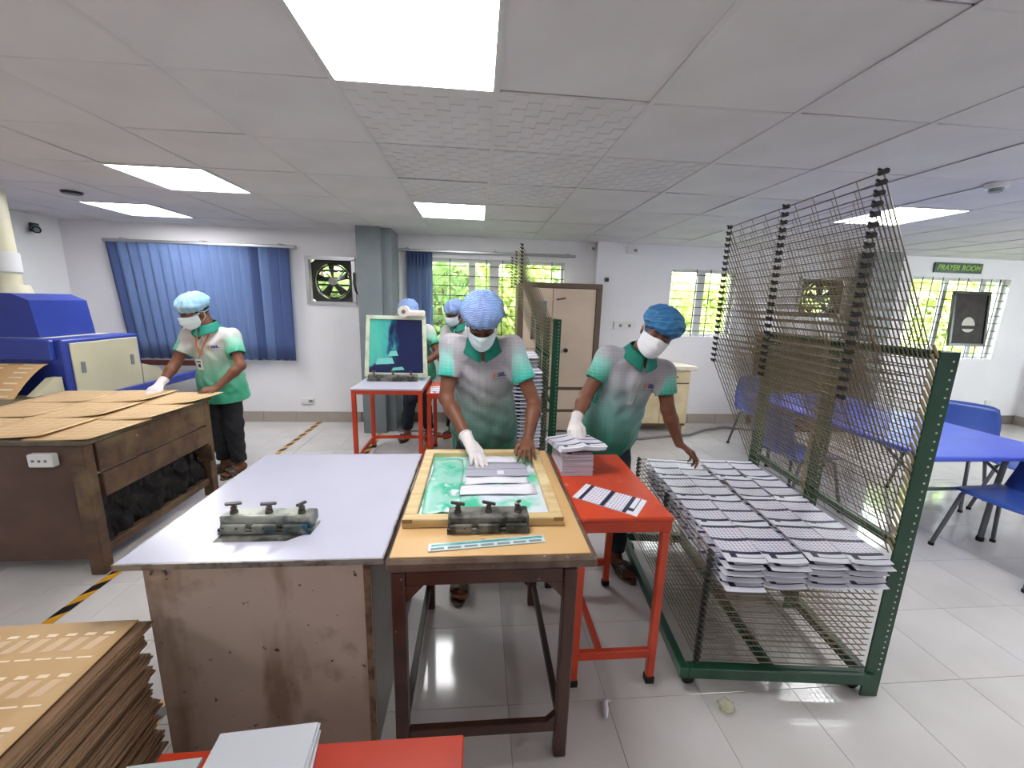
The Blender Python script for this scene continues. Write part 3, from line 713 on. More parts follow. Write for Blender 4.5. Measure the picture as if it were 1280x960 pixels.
b = MB(); b.cbox(-4.4, -3.16, 3.44, 3.50, .10, .70, .006); b.cbox(-4.4,-3.22,4.0,4.06,.0,.70,.006); b.build('stand', M_blue, t)
b = MB(); b.cbox(-3.24, -3.16, 3.44, 5.0, .64, .71, .006); b.build('conveyor_rail', M_blue, t)
b = MB(); b.bb(-4.3, -3.245, 4.1, 5.0, .655, .685); b.build('conveyor_belt', mat('belt', (120,112,96), .7), t)
b = MB(); b.prism([(4.105,.71),(4.42,.71),(4.30,.84),(4.105,.90)], 'x', -3.26, -3.2); b.build('guard', M_cream, t)
b = MB(); b.cbox(-4.3, -3.16, 4.98, 5.02, .74, .80, .004); b.build('end_bar', mat('dark red bar', (86,44,38), .5), t)
for y in (4.9,):
    b = MB(); b.cbox(-3.23, -3.17, y-.03, y+.03, 0, .64, .004); b.build('leg', M_blue, t)
tt = thing('die_cut_sheet', 'brown cardboard sheet with rows of white slots sliding out of the blue machine', 'cardboard', (-3.75, 3.2, .72))
def chute(u, v):
    x = -4.3+1.0*u; s = v; y = 3.37-.34*s; z = .985-.27*s**1.5+.02*(1-s); return (x, y, z)
b = MB(); b.grid(chute, 3, 10, .004); b.build('sheet', mat('brown cardboard', (196,156,108), .7), tt)
b = MB()
for c in range(5):
    for r in range(8):
        u0 = (c+.18)/5+.02; u1 = (c+.66)/5+.02; v0 = (r+.35)/8.6+.03; v1 = (r+.62)/8.6+.03
        q = [Vector(chute(a, d))+Vector((0,-.001,.0022)) for a, d in ((u0,v0),(u1,v0),(u1,v1),(u0,v1))]; b.add(q, [(0,1,2,3)][::1])
b.build('white_slots', M_cardp, tt)['kind'] = 'stuff'

# ---- cardboard stack (bottom left)
zt = .0; N = 74; pitch = .6/N
shm = []
for k in range(4):
    b = MB(); r = random.Random(k)
    ph = r.uniform(0, 6)
    b.grid(lambda u, v: (-.33+.66*u, -.42+.84*v, .004+.0015*math.sin(5*u+ph)+.0), 4, 2, .0052, False); b.cur = 0
    shm.append(b.mesh('cardboard_sheet', [M_carde]))
x0, y0 = -1.315, .70
for k in range(N):
    z = pitch*k+.004; g = random.Random(900+k); blk = math.sin(k*.9)*.006+math.sin(k*.37)*.010+(.012 if (k//9) % 2 else 0)
    if k < N-1:
        o = bpy.data.objects.new('cardboard_sheet', shm[k % 4]); COL.objects.link(o)
        o.location = (x0+blk+g.uniform(-.004,.004), y0+.5*blk+g.uniform(-.006,.006), z); o.rotation_euler = (0, 0, .03+g.uniform(-.006,.006))
        tag(o, 'brown cardboard sheet, %s from the top of the stack at the lower left corner' % ordinal(N-k), 'cardboard', 'stacked cardboard sheets')
b = MB(); zt = pitch*(N-1)+.006
def topf(u, v): return (-.33+.66*u, -.42+.84*v, .006+.010*(1-u)*0+.006*math.sin(2.6*u+.4)*(v-.2))
b.grid(topf, 10, 6, .004); 
tt = thing('cardboard_sheet', 'top printed sheet of the tall cardboard stack at the lower left corner', 'cardboard', (x0, y0, zt), .035)
b.build('sheet', mat('tan cardboard top', (198,162,114), .6, var=(5, (188,152,106), .4, .7)), tt, True)
def tp(u, v): p = Vector(topf(u, v)); p.z += .0008; return p
b = MB()
for row in range(6):
    v1 = .95-.16*row
    for c in range(13):
        u0 = .03+.073*c
        b.add([tp(u0+.012,v1-.012), tp(u0+.050,v1-.012), tp(u0+.053,v1), tp(u0+.015,v1)], [(0,1,2,3)])
        b.add([tp(u0+.004,v1-.105), tp(u0+.060,v1-.105), tp(u0+.062,v1-.099), tp(u0+.006,v1-.099)], [(0,1,2,3)])
b.build('white_dashes', M_cardp, tt, True)['kind'] = 'stuff'
b = MB()
for row in range(6):
    v1 = .935-.16*row
    for c in range(13):
        u0 = .03+.073*c
        b.add([tp(u0-.016,v1-.058), tp(u0+.026,v1-.058), tp(u0+.046,v1-.004), tp(u0+.008,v1-.004)], [(0,1,2,3)])
b.build('pale_printed_boxes', mat('pale print on cardboard', (212,182,146), .6), tt, True)['kind'] = 'stuff'

# ---- orange stool / bench with paper at the bottom edge
t = thing('low_bench', 'low orange wooden bench at the bottom edge below the brown table', 'bench', (-.39, .66, 0))
b = MB(); b.cbox(-.80, -.025, .42, .905, .375, .40, .004); b.build('top', mat('deep orange bench paint', (186,50,14), .4, var=(5, (172,44,14), .4, .7)), t)
for (x, y) in ((-.77,.87),(-.06,.87),(-.77,.46),(-.06,.46)):
    b = MB(); b.cbox(x-.02, x+.02, y-.02, y+.02, 0, .375, .003); b.build('leg', M_red, t)
for k in range(8):
    b = MB(); b.cbox(-.12, .12, -.16, .16, 0, .0055, .001)
    o = b.build('paper_pad', mat('grey-white sheet', (196,198,204), .5), None, True)
    g = random.Random(k+50); o.location = (-.525+.007*(k % 3)+g.uniform(-.006,.006), .755+g.uniform(-.006,.006), .4005+.0057*k); o.rotation_euler = (0,0,.16-.012*k+g.uniform(-.01,.02))
    tag(o, 'blank white pad, %s of the fanned pile on the orange bench' % ('topmost' if k == 7 else ordinal(8-k)+' from the top'), 'paper', 'blank pads on the orange bench')
b = MB(); b.cbox(-.11, .06, -.13, .13, 0, .012, .001); o = b.build('paper_pad', mat('grey-green sheet', (186,196,196), .5), None, True)
o.location = (-.735, .745, .4005); o.rotation_euler = (0,0,.06); tag(o, 'grey-white pad left of the fanned pile, beside the cardboard stack', 'paper', 'blank pads on the orange bench')

# ---- steel cupboard
M_alm = mat('beige steel cupboard', (206,186,166), .45, var=(3, (194,172,152), .4, .7))
M_almf = mat('brown cupboard frame', (96,80,64), .45)
t = thing('steel_cupboard', 'tall beige two-door steel cupboard with brown frame behind the drying rack', 'cupboard', (.98, 4.9, 0))
b = MB(); b.cbox(.46, 1.45, 4.74, 5.08, 1.755, 1.81, .004); b.build('top_rail', M_almf, t)
b = MB(); b.cbox(.46, .52, 4.74, 5.08, 0, 1.754, .004); b.build('side_frame', M_almf, t)
b = MB(); b.cbox(1.385, 1.45, 4.74, 5.08, 0, 1.754, .004); b.build('side_frame', M_almf, t)
b = MB(); b.bb(.521, 1.384, 5.0, 5.07, .02, 1.754); b.build('back', M_alm, t)
for (x0_, x1_, nm) in ((.524,.868,0),(.873,1.381,1)):
    d = MB(); d.cbox(x0_, x1_, 4.752, 4.78, .58, 1.75, .004); d = d.build('door', M_alm, t)
    if nm:
        b = MB(); b.cyl((.96,4.752,1.02),(.96,4.725,1.02),.02,n=12); b.beam((.96,4.722,1.03),(.93,4.722,.93),.018,.01,(0,1,0)); b.build('handle', M_black, d)
        b = MB(); b.cyl((1.05,4.752,1.03),(1.05,4.735,1.03),.026,n=14); b.build('lock', M_black, d)
        b = MB(); b.beam((.91,4.7505,1.62),(1.02,4.7505,1.64),.003,.022); b.build('badge', M_almf, d)
    else:
        b = MB(); b.bb(.62,.80,4.7495,4.752,1.15,1.60); b.build('mirror', mat('mirror', (170,186,186), .08, .8), d)
        b = MB()
        for q in ((.605,.62,1.135,1.615),(.80,.815,1.135,1.615),(.62,.80,1.135,1.15),(.62,.80,1.60,1.615)): b.bb(q[0],q[1],4.746,4.752,q[2],q[3])
        b.build('mirror_frame', M_alm, d)
for z0, z1 in ((.30,.54),(.03,.26)):
    d = MB(); d.cbox(.524, 1.381, 4.752, 4.78, z0, z1, .004); d.build('drawer', M_alm, t)
b = MB(); b.bb(.521, 1.384, 4.765, 4.99, .541, .579); b.bb(.521,1.384,4.765,4.99,.262,.298); b.build('shelf_rail', M_almf, t)

# ---- low cream cabinet
M_ccab = mat('cream painted cabinet', (214,198,160), .5, var=[(5, (200,180,138), .42, .68), (26, (140,112,76), .70, .76)])
M_cctop = mat('pale worn cabinet top', (224,214,196), .45, var=(8, (206,192,166), .45, .7))
t = thing('low_cabinet', 'low cream painted cabinet with a pale top behind the leaning man', 'cabinet', (2.3, 4.95, 0))
b = MB(); b.cbox(1.88, 2.70, 4.68, 5.185, .815, .865, .006); b.build('top', M_cctop, t)
b = MB(); b.bb(1.93, 2.64, 4.74, 5.16, .10, .815); b.build('carcass', M_ccab, t)
for (a, c) in ((1.94,2.275),(2.285,2.63)):
    d = MB(); d.cbox(a, c, 4.722, 4.74, .655, .80, .004); d = d.build('drawer', M_ccab, t)
    b = MB(); b.cyl(((a+c)/2,4.722,.73),((a+c)/2,4.70,.73),.010,n=10); b.build('knob', M_bolt, d)
    d = MB(); d.cbox(a, c, 4.722, 4.74, .13, .635, .004); d = d.build('door', M_ccab, t)
    p = MB(); p.cbox(a+.05, c-.05, 4.716, 4.722, .18, .585, .003); p.build('door_panel', M_ccab, d)
for (z0_, z1_) in ((.10,.13),(.637,.653)):
    b = MB(); b.bb(1.94,2.63,4.735,4.740,z0_,z1_); b.build('gap_shade', mat('gap shade', (96,78,54), .6), t)  # dark strips standing in for the shade in the gaps around the doors
for (x, y) in ((1.95,4.76),(2.62,4.76),(1.95,5.14),(2.62,5.14)):
    b = MB(); b.cbox(x-.02, x+.02, y-.02, y+.02, 0, .10, .003); b.build('foot', M_ccab, t)

# ---- brown cupboard seen through the rack
t = thing('brown_cupboard', 'dark brown wooden sideboard by the wall, seen through the big wire rack', 'cupboard', (4.4, 5.0, 0))
M_db = mat('dark brown wood', (84,62,48), .5, var=((2,2,20), (68,50,38), .4, .6))
b = MB(); b.cbox(3.75, 5.0, 4.78, 5.17, 0, 1.22, .006); b.build('body', M_db, t)
b = MB(); b.cbox(3.72, 5.01, 4.74, 5.175, 1.22, 1.25, .004); b.build('top', M_db, t)
for a in (3.78, 4.19, 4.60):
    d = MB(); d.cbox(a, a+.39, 4.762, 4.78, .08, 1.18, .004); d = d.build('door', M_db, t)
    b = MB(); b.cyl((a+.34,4.762,.65),(a+.34,4.74,.65),.012,n=10); b.build('knob', M_bolt, d)

# ---- far red table with the leaning screen
def steel_table(label, x0, x1, y0, y1, z, top_mat):
    t = thing('steel_table', label, 'table', ((x0+x1)/2, (y0+y1)/2, 0))
    b = MB(); b.cbox(x0, x1, y0, y1, z-.018, z, .003); b.build('tabletop', top_mat, t)
    r = .018
    for (x, y) in ((x0+r+.004,y0+r+.004),(x1-r-.004,y0+r+.004),(x0+r+.004,y1-r-.004),(x1-r-.004,y1-r-.004)):
        b = MB(); b.cbox(x-r, x+r, y-r, y+r, .02, z-.055, .002); lg = b.build('leg', M_red, t)
        b = MB(); b.cbox(x-r-.003, x+r+.003, y-r-.003, y+r+.003, 0, .024, .002); b.build('foot_cap', M_rubber, lg)
    for q in ((x0,x1,y0+.004,y0+.036),(x0,x1,y1-.036,y1-.004)):
        b = MB(); b.cbox(q[0]+.004, q[1]-.004, q[2], q[3], z-.055, z-.019, .002); b.build('apron', M_red, t)
    for q in ((x0+.006,x0+.036),(x1-.036,x1-.006)):
        b = MB(); b.cbox(q[0], q[1], y0+.037, y1-.037, z-.055, z-.019, .002); b.build('apron', M_red, t)
        b = MB(); b.cbox(q[0]+.004, q[1]-.004, y0+.042, y1-.042, .10, .13, .002); b.build('lower_rail', M_red, t)
    b = MB(); b.cbox(x0+.042, x1-.042, y1-.036, y1-.006, .10, .13, .002); b.build('lower_rail', M_red, t)
    return t
steel_table('orange steel table with white top carrying the upright printing screen', -1.12, -.49, 3.60, 4.27, .785, M_lam)
steel_table('orange steel table behind the central man’s elbow, covered with cards', -.47, -.165, 3.72, 4.30, .72, M_redt)
t = thing('printing_screen', 'navy and teal printing screen standing upright on the far white table', 'printing screen', (-.80, 4.02, .786))
SM = Matrix.Translation((-.80, 4.03, .815)) @ Matrix.Rotation(-.13, 4, 'X')
M_fr2 = mat('pale green frame paint', (206,214,190), .5, var=(12, (180,186,160), .45, .7))
WB, WT, HH = .305, .285, .60
def bar(pts): 
    b = MB(); P = [SM @ Vector((x, y, z)) for y in (-.015,.015) for (x, z) in pts]
    b.add(P, [(0,1,2,3),(7,6,5,4),(0,4,5,1),(1,5,6,2),(2,6,7,3),(3,7,4,0)]); b.build('frame_bar', M_fr2, t)
bar([(-WB,0),(WB,0),(WB,.04),(-WB,.04)]); bar([(-WT,HH-.035),(WT,HH-.035),(WT,HH),(-WT,HH)])
bar([(-WB,.041),(-WB+.04,.041),(-WT+.035,HH-.036),(-WT,HH-.036)]); bar([(WB-.04,.041),(WB,.041),(WT,HH-.036),(WT-.035,HH-.036)])
def screen_mat():
    M = bpy.data.materials.new('navy and teal emulsion'); M.use_nodes = True; N = M.node_tree.nodes; L = M.node_tree.links; bs = N['Principled BSDF']
    tc = N.new('ShaderNodeTexCoord'); sx = N.new('ShaderNodeSeparateXYZ'); L.new(tc.outputs['Object'], sx.inputs[0])
    no = N.new('ShaderNodeTexNoise'); no.inputs['Detail'].default_value = 3
    mp = N.new('ShaderNodeMapping'); mp.inputs['Scale'].default_value = (13, 1, 4.5); L.new(tc.outputs['Object'], mp.inputs[0]); L.new(mp.outputs[0], no.inputs['Vector']); no.inputs['Scale'].default_value = 1
    a = N.new('ShaderNodeMath'); a.operation = 'MULTIPLY_ADD'; L.new(no.outputs['Fac'], a.inputs[0]); a.inputs[1].default_value = .42; L.new(sx.outputs['X'], a.inputs[2])
    z = N.new('ShaderNodeMapRange'); L.new(sx.outputs['Z'], z.inputs[0]); z.inputs[1].default_value = .17; z.inputs[2].default_value = .06; z.inputs[3].default_value = 0; z.inputs[4].default_value = .5
    s = N.new('ShaderNodeMath'); s.operation = 'ADD'; L.new(a.outputs[0], s.inputs[0]); L.new(z.outputs[0], s.inputs[1])
    r = N.new('ShaderNodeValToRGB'); L.new(s.outputs[0], r.inputs[0]); r.color_ramp.interpolation = 'LINEAR'
    e = r.color_ramp.elements; e[0].position = .0; e[0].color = srgb(80,190,170); e[1].position = .215; e[1].color = srgb(24,34,78)
    x = e.new(.12); x.color = srgb(70,170,165); x = e.new(.16); x.color = srgb(36,90,120)
    L.new(r.outputs[0], bs.inputs['Base Color']); bs.inputs['Roughness'].default_value = .2
    return M
b = MB(); P = [SM @ Vector(p) for p in ((-WB+.038,-.004,.041),(WB-.038,-.004,.041),(WT-.034,-.004,HH-.036),(-WT+.034,-.004,HH-.036),(-WB+.038,.002,.041),(WB-.038,.002,.041),(WT-.034,.002,HH-.036),(-WT+.034,.002,HH-.036))]
b.add(P, [(0,1,2,3),(7,6,5,4)]); b.build('mesh', screen_mat(), t)
b = MB()
for (a0,a1,c0,c1) in ((-.20,-.02,.12,.19),(-.05,.08,.06,.10),(-.08,.02,.20,.26)):
    b.add([SM @ Vector(p) for p in ((a0,-.006,c0),(a1,-.006,c0+.01),(a1-.02,-.006,c1),(a0+.02,-.006,c1-.01))], [(0,1,2,3)])
b.build('teal_smear', mat('teal smear', (120,205,195), .3), t)
hinge_clamp('hinge_clamp', 'dark screen clamp at the foot of the upright navy screen', -1.06, -.58, 3.93, 4.01, .786, M_metald, 0.)
t = thing('tape_dispenser', 'off-white plastic tool hanging over the top of the upright screen', 'tool', (-.72, 4.1, 1.38))
b = MB(); b.cbox(-.76, -.52, 4.055, 4.125, 1.405, 1.47, .014); b.build('body', mat('off-white plastic', (222,212,200), .4), t)
b = MB(); b.cyl((-.72,4.05,1.455),(-.72,4.13,1.455),.055,n=18); b.build('roll', mat('off-white plastic', (222,212,200), .4), t)
b = MB(); b.cyl((-.72,4.045,1.455),(-.72,4.05,1.455),.02,n=12); b.build('hub', M_metald, t)

# ---- floor tapes, hose and litter
def tape(name, lab, x0, y0, x1, y1, wd=.055, per=.16, c1=(206,150,40)):
    b = MB(); a = Vector((x0,y0,0)); e = Vector((x1,y1,0)); L = (e-a).length; t_ = (e-a)/L; n_ = Vector((t_.y,-t_.x,0)); k = 0; s = -wd
    def P(s_, o): s_ = max(0, min(L, s_)); p = a+t_*s_+n_*o; return (p.x, p.y, .0012)
    while s < L:
        b.cur = k % 2; q = [P(s,-wd/2), P(s+wd*1.0,wd/2), P(s+wd*1.0+per/2,wd/2), P(s+per/2,-wd/2)]
        b.add(q, [(0,1,2,3)], False); s += per/2; k += 1
    b.add([(q[0],q[1],.0004) for q in (P(0,-wd/2),P(0,wd/2),P(L,wd/2),P(L,-wd/2))], [(0,1,2,3)])
    return tag(b.build(name, [mat('tape yellow', c1, .4), mat('tape black', (20,20,21), .4)]), lab, 'tape')
tape('floor_tape', 'yellow and black hazard tape on the floor along the wooden table', -2.04, 1.2, -2.0, 5.17)
tape('floor_tape', 'yellow and black hazard tape on the floor beside the white worktable and far orange table', -1.19, 1.1, -1.13, 4.70)
b = MB(); b.beam((-1.41,5.05,.02),(-1.36,5.14,.30),.03,.012); tag(b.build('yellow_strip', mat('bright yellow', (214,196,50), .5)), 'short yellow strip leaning at the foot of the grey column', 'strip')
b = MB(); b.tube([(1.25,4.48,.016),(1.6,4.44,.016),(1.95,4.47,.016),(2.3,4.56,.016),(2.65,4.62,.016),(2.95,4.82,.016),(3.3,4.95,.016),(3.9,4.68,.016)], .016, 8)
tag(b.build('hose', mat('grey hose', (120,114,112), .5)), 'grey hose lying across the floor in front of the cream cabinet', 'hose')
b = MB(); b.tube([(-.9,4.66,.008),(-.7,4.60,.008),(-.5,4.62,.008),(-.42,4.70,.008),(-.6,4.78,.008),(-.95,4.78,.008)], .006, 6)
tag(b.build('floor_cable', M_black), 'thin dark cable on the floor beneath the far orange table', 'cable')
t = thing('torn_glove', 'small torn white scrap on the floor beside the brown table leg', 'litter', (.52, 1.27, 0))
b = MB(); b.tube([(.508,1.235,.010),(.515,1.262,.016),(.522,1.288,.014),(.535,1.302,.008),(.56,1.305,.005)], [.008,.013,.010,.006,.002], 8); b.build('scrap', M_paper, t)
def wrapper_mat():
    M = bpy.data.materials.new('clear wrapper'); M.use_nodes = True; N = M.node_tree.nodes; L = M.node_tree.links
    t_ = N.new('ShaderNodeBsdfTransparent'); t_.inputs[0].default_value = (.93,.93,.86,1); x = N.new('ShaderNodeMixShader'); x.inputs[0].default_value = .35
    b_ = N['Principled BSDF']; b_.inputs['Base Color'].default_value = srgb(220,218,196); b_.inputs['Roughness'].default_value = .12
    L.new(t_.outputs[0], x.inputs[1]); L.new(b_.outputs[0], x.inputs[2]); L.new(x.outputs[0], N['Material Output'].inputs['Surface']); return M
t = thing('plastic_wrapper', 'crumpled clear plastic wrapper on the floor beside the wire rack', 'litter', (1.0, 1.24, 0))
b = MB(); r_ = random.Random(4); b.ell((1.0,1.245,.022), (.032,.030,.022), 10, 6, fn=lambda th, ph: .75+.4*abs(math.sin(3*th+2*ph))); b.build('wrapper', wrapper_mat(), t)
# ================================================================ drying racks and printed cards
M_green = mat('dark green rack paint', (22,74,52), .38, var=(6, (16,60,42), .42, .7))
M_wire = mat('tray wire', (158,146,122), .38, .55, var=(12, (112,98,76), .4, .7))
M_rod = mat('tray rod', (128,118,100), .35, .6)
M_bump = mat('dark tray clip', (40,40,34), .45)
M_spring = mat('brass spring', (176,160,120), .35, .7)
TW, TL = .68, .97           # tray width (hinge to free edge) and length
# tray mesh: hinge along +y at x=0, the tray extends to -x
fr = MB()
for (a, e) in (((-TW,0,0),(-TW,TL,0)), ((0,0,0),(-TW,0,0)), ((0,TL,0),(-TW,TL,0)), ((-.01,0,0),(-.01,TL,0))): fr.cyl(a, e, .0026, n=5)
TRAY = fr.mesh('tray', M_rod)
wr = MB()
for i in range(1, 9): wr.cyl((-TW*i/9, 0, .003), (-TW*i/9, TL, .003), .0012, n=4, caps=False)
for j in range(1, 9): wr.cyl((0, TL*j/9, 0), (-TW, TL*j/9, 0), .0012, n=4, caps=False)
WIRE = wr.mesh('wire_grid', M_wire)
cl = MB(); cl.cyl((0,-.014,0),(0,.014,0),.0095,n=7); cl.cyl((0,0,0),(-.016,0,-.012),.0055,.004,n=6); CLIP = cl.mesh('clip', M_bump)
sp = MB(); sp.cyl((0,0,0),(-.050,0,.080),.0052,n=6); SPRING = sp.mesh('spring', M_spring)
def link(name, me, parent, loc=(0,0,0), rot=None):
    o = bpy.data.objects.new(name, me); COL.objects.link(o); o.parent = parent; o.location = loc
    if rot: o.rotation_euler = rot
    return o
def drying_rack(label, loc, rz, zs, raised_from, tilt, detail=True):
    t = thing('drying_rack', label, 'drying rack', loc, rz)
    def part(name, fn, m, parent=t):
        b = MB(); fn(b); return b.build(name, m, parent, True)
    x1 = .04
    part('base_beam', lambda b: b.cbox(-TW-.04, x1, -.03, .01, .065, .115, .003), M_green)
    part('base_beam', lambda b: b.cbox(-TW-.04, x1, TL-.01, TL+.03, .065, .115, .003), M_green)
    part('base_beam', lambda b: b.cbox(-TW-.075, -TW-.041, -.03, TL+.03, .065, .115, .003), M_green)
    part('base_beam', lambda b: b.cbox(-.38, -.34, .011, TL-.011, .066, .1, .003), M_green)
    part('base_beam', lambda b: b.cbox(.0, .035, .011, TL-.011, .066, .112, .003), M_green)
    for (x, y) in ((-TW-.02,.02),(0,.03),(-TW-.02,TL-.03),(0,TL-.03)):
        c = part('castor', lambda b: (b.cyl((x,y-.012,.028),(x,y+.012,.028),.028,n=14)), M_rubber)
        part('fork', lambda b: b.cbox(x-.02,x+.02,y-.018,y+.018,.056,.066,.002), M_steelg, c)
    # three posts carrying the tray hinges
    for k, y in enumerate((-.012, TL/2, TL+.012)):
        p = part('post', lambda b: (b.cbox(.005, .075, y-.004, y+.004, .0, 1.44, .0015), b.cbox(.067, .075, y+.004, y+.045, .0, 1.44, .0015)), M_green)
        h = MB()
        for z in zs: h.cyl((.055, y-.0055, z+.004), (.055, y-.004, z+.004), .004, n=6)
        for z in zs: h.cyl((.0752, y+.02, z+.004), (.0765, y+.02, z+.004), .004, n=6)
        o = h.build('bolt_heads', mat('pale bolt', (200,200,190), .4), p, True); o['kind'] = 'stuff'
    part('top_bar', lambda b: b.cbox(.03, .07, 0, TL, 1.41, 1.44, .002), M_green)
    part('rear_bar', lambda b: b.cbox(.04, .07, 0, TL, .66, .69, .002), M_green)
    for k, z in enumerate(zs):
        a = 0. if k < raised_from else tilt
        tr = link('tray', TRAY, t, (0, 0, z), (0, a, 0))
        g = link('wire_grid', WIRE, tr); g['kind'] = 'stuff'
        for y in (0.0, TL/2, TL): link('clip', CLIP, tr, (-TW, y, 0))
        if k >= raised_from:
            for y in (-.008, TL/2+.008): link('spring', SPRING, t, (.030, y, z-.02))
    return t
# --- the big rack on the right
ROT = math.atan2(-.1, .995)
RX, RY = 1.60, 1.285
ZS = [.13+.0262*k for k in range(20)]+[.655+.0325*k for k in range(24)]
RAISE = 20
rack = drying_rack('large green wire drying rack on the right, upper trays folded up over rows of cards', (RX, RY, 0), ROT, ZS, RAISE, math.radians(64))
# --- second rack behind the central man
ZS2 = [.13+.033*k for k in range(30)]+[1.12+.029*k for k in range(11)]
rack2 = drying_rack('second green wire drying rack full of papers behind the central man', (.63, 3.42, 0), .0, ZS2, 30, math.radians(66))

# --- printed cards (calendar panels): white card, navy bars, tiny day grids
M_cw = mat('white printed card', (226,226,236), .45)
M_navy = mat('navy print', (34,36,66), .45)
def gridprint():
    M = bpy.data.materials.new('tiny day grid print'); M.use_nodes = True; N = M.node_tree.nodes; L = M.node_tree.links; bs = N['Principled BSDF']
    tc = N.new('ShaderNodeTexCoord'); sx = N.new('ShaderNodeSeparateXYZ'); L.new(tc.outputs['Object'], sx.inputs[0])
    def math_(op, a, b=None):
        n = N.new('ShaderNodeMath'); n.operation = op
        for i, q in enumerate((a, b)):
            if q is None: continue
            if isinstance(q, (int, float)): n.inputs[i].default_value = q
            else: L.new(q, n.inputs[i])
        return n.outputs[0]
    fx = math_('FRACT', math_('MULTIPLY', sx.outputs['X'], 62)); fy = math_('FRACT', math_('MULTIPLY', sx.outputs['Y'], 84))
    k = math_('MULTIPLY', math_('LESS_THAN', math_('ABSOLUTE', math_('SUBTRACT', fx, .5)), .27), math_('LESS_THAN', math_('ABSOLUTE', math_('SUBTRACT', fy, .5)), .25))
    wn = N.new('ShaderNodeTexNoise'); wn.inputs['Scale'].default_value = 60; L.new(tc.outputs['Object'], wn.inputs['Vector'])
    r = N.new('ShaderNodeValToRGB'); L.new(wn.outputs['Fac'], r.inputs[0]); r.color_ramp.elements[0].position = .42; r.color_ramp.elements[0].color = srgb(132,140,180); r.color_ramp.elements[1].position = .62; r.color_ramp.elements[1].color = srgb(196,150,168)
    mx = N.new('ShaderNodeMix'); mx.data_type = 'RGBA'; L.new(k, mx.inputs['Factor']); mx.inputs['A'].default_value = srgb(226,226,236); L.new(r.outputs[0], mx.inputs['B'])
    L.new(mx.outputs['Result'], bs.inputs['Base Color']); bs.inputs['Roughness'].default_value = .45
    return M
M_grid = gridprint()
CW, CL = .154, .262
def card_mesh(curl, seed=0):
    """printed panel; far end is +y. Strips along y carry the print"""
    b = MB(); q = random.Random(seed)
    ys = [(-.131,-.110,0),(-.110,-.106,1),(-.106,-.088,0),(-.088,-.072,1),(-.072,-.002,2),(-.002,.016,1),(.016,.092,2),(.092,.107,1),(.107,.131,0)]
    nx = 6; ph = q.uniform(0, 6)
    def zf(x, y): return curl*((x/.079)**2*.004+max(0,-y/.131)**3*(-.010)+max(0,y/.131)**3*.004+.0015*math.sin(30*x+ph+20*y))+.0022
    xs = lin(-CW/2, CW/2, nx+1)
    for (y0, y1, mi) in ys:
        for i in range(nx):
            b.cur = mi
            if mi == 1 and y0 < -.105 and i in (0,): b.cur = 0
            if y0 == -.106 and i == 1: b.cur = 1      # hook of the L-shaped rule
            x0, x1 = xs[i], xs[i+1]
            b.add([(x0,y0,zf(x0,y0)),(x1,y0,zf(x1,y0)),(x1,y1,zf(x1,y1)),(x0,y1,zf(x0,y1))], [(0,1,2,3)], False)
    b.cur = 0
    e = [(x, -.131) for x in xs]+[(CW/2, y) for (_, y, _) in ys]+[(x, .131) for x in xs[-2::-1]]+[(-CW/2, y) for (y, _, _) in ys[::-1]][:-1]
    for i in range(len(e)):
        (xa, ya), (xb, yb) = e[i], e[(i+1) % len(e)]; za, zb2 = zf(xa, ya), zf(xb, yb)
        b.add([(xa,ya,za-.0022),(xb,yb,zb2-.0022),(xb,yb,zb2),(xa,ya,za)], [(0,1,2,3)], False)
    for i in range(nx):
        x0, x1 = xs[i], xs[i+1]; q4 = [(x0,-.131,zf(x0,-.131)-.0022),(x0,.131,zf(x0,.131)-.0022),(x1,.131,zf(x1,.131)-.0022),(x1,-.131,zf(x1,-.131)-.0022)]
        b.add(q4, [(0,1,2,3)], False)
    return b.mesh('printed_card', [M_cw, M_navy, M_grid])
CARDS = [card_mesh(1.0, s) for s in range(4)]
CARD_FLAT = card_mesh(.12, 9)
RM_ = Matrix.Translation((RX, RY, 0)) @ Matrix.Rotation(ROT, 4, 'Z')
ordn = ['nearest', 'second', 'third', 'farthest']; colw = ['leftmost', 'second-left', 'second-right', 'rightmost']
layw = ['top', 'second', 'third', 'fourth', 'lowest']
for lay in range(5):
    for r in range(4):
        for c in range(4):
            if lay == 4 and c > 0 and r == 0: pass
            g = random.Random(lay*100+r*10+c)
            x = -TW+.02+.085+.164*c+g.uniform(-.009,.009)+(.012 if c >= 2 and r > 0 else 0); y = .075+.245*r+g.uniform(-.008,.008)+(.012 if c >= 2 else -.005)-(.02 if lay == 4 and c == 0 and r == 0 else 0)
            z = ZS[RAISE-1-lay]+.006+.0028*((r+c) % 2)
            o = bpy.data.objects.new('printed_card', CARDS[(lay+r*2+c) % 4]); COL.objects.link(o)
            o.location = RM_ @ Vector((x, y, z)); o.rotation_euler = (0, 0, ROT+g.uniform(-.045,.045))
            tag(o, 'navy-barred card in the big rack, %s layer, %s row, %s' % (layw[lay], ordn[r], colw[c]), 'card', 'printed cards drying in the big rack')
# papers in the second rack
RM2 = Matrix.Translation((.63, 3.42, 0))
for k in range(6, 30):
    for c in range(2):
        g = random.Random(k*7+c)
        o = bpy.data.objects.new('printed_card', CARDS[(k+c) % 4]); COL.objects.link(o); o.scale = (1.75, 1.6, 1.0)
        o.location = RM2 @ Vector((-TW+.16+.315*c+g.uniform(-.01,.01), .13+(.24 if k > 26 else 0), ZS2[k]+.006)); o.rotation_euler = (0, 0, g.uniform(-.04,.04))
        tag(o, 'large printed card, %s column, %s loaded tray from the top, rack behind central man' % (('left', 'right')[c], ordinal(30-k)), 'card', 'printed cards in the second rack, %s column' % ('left', 'right')[c])
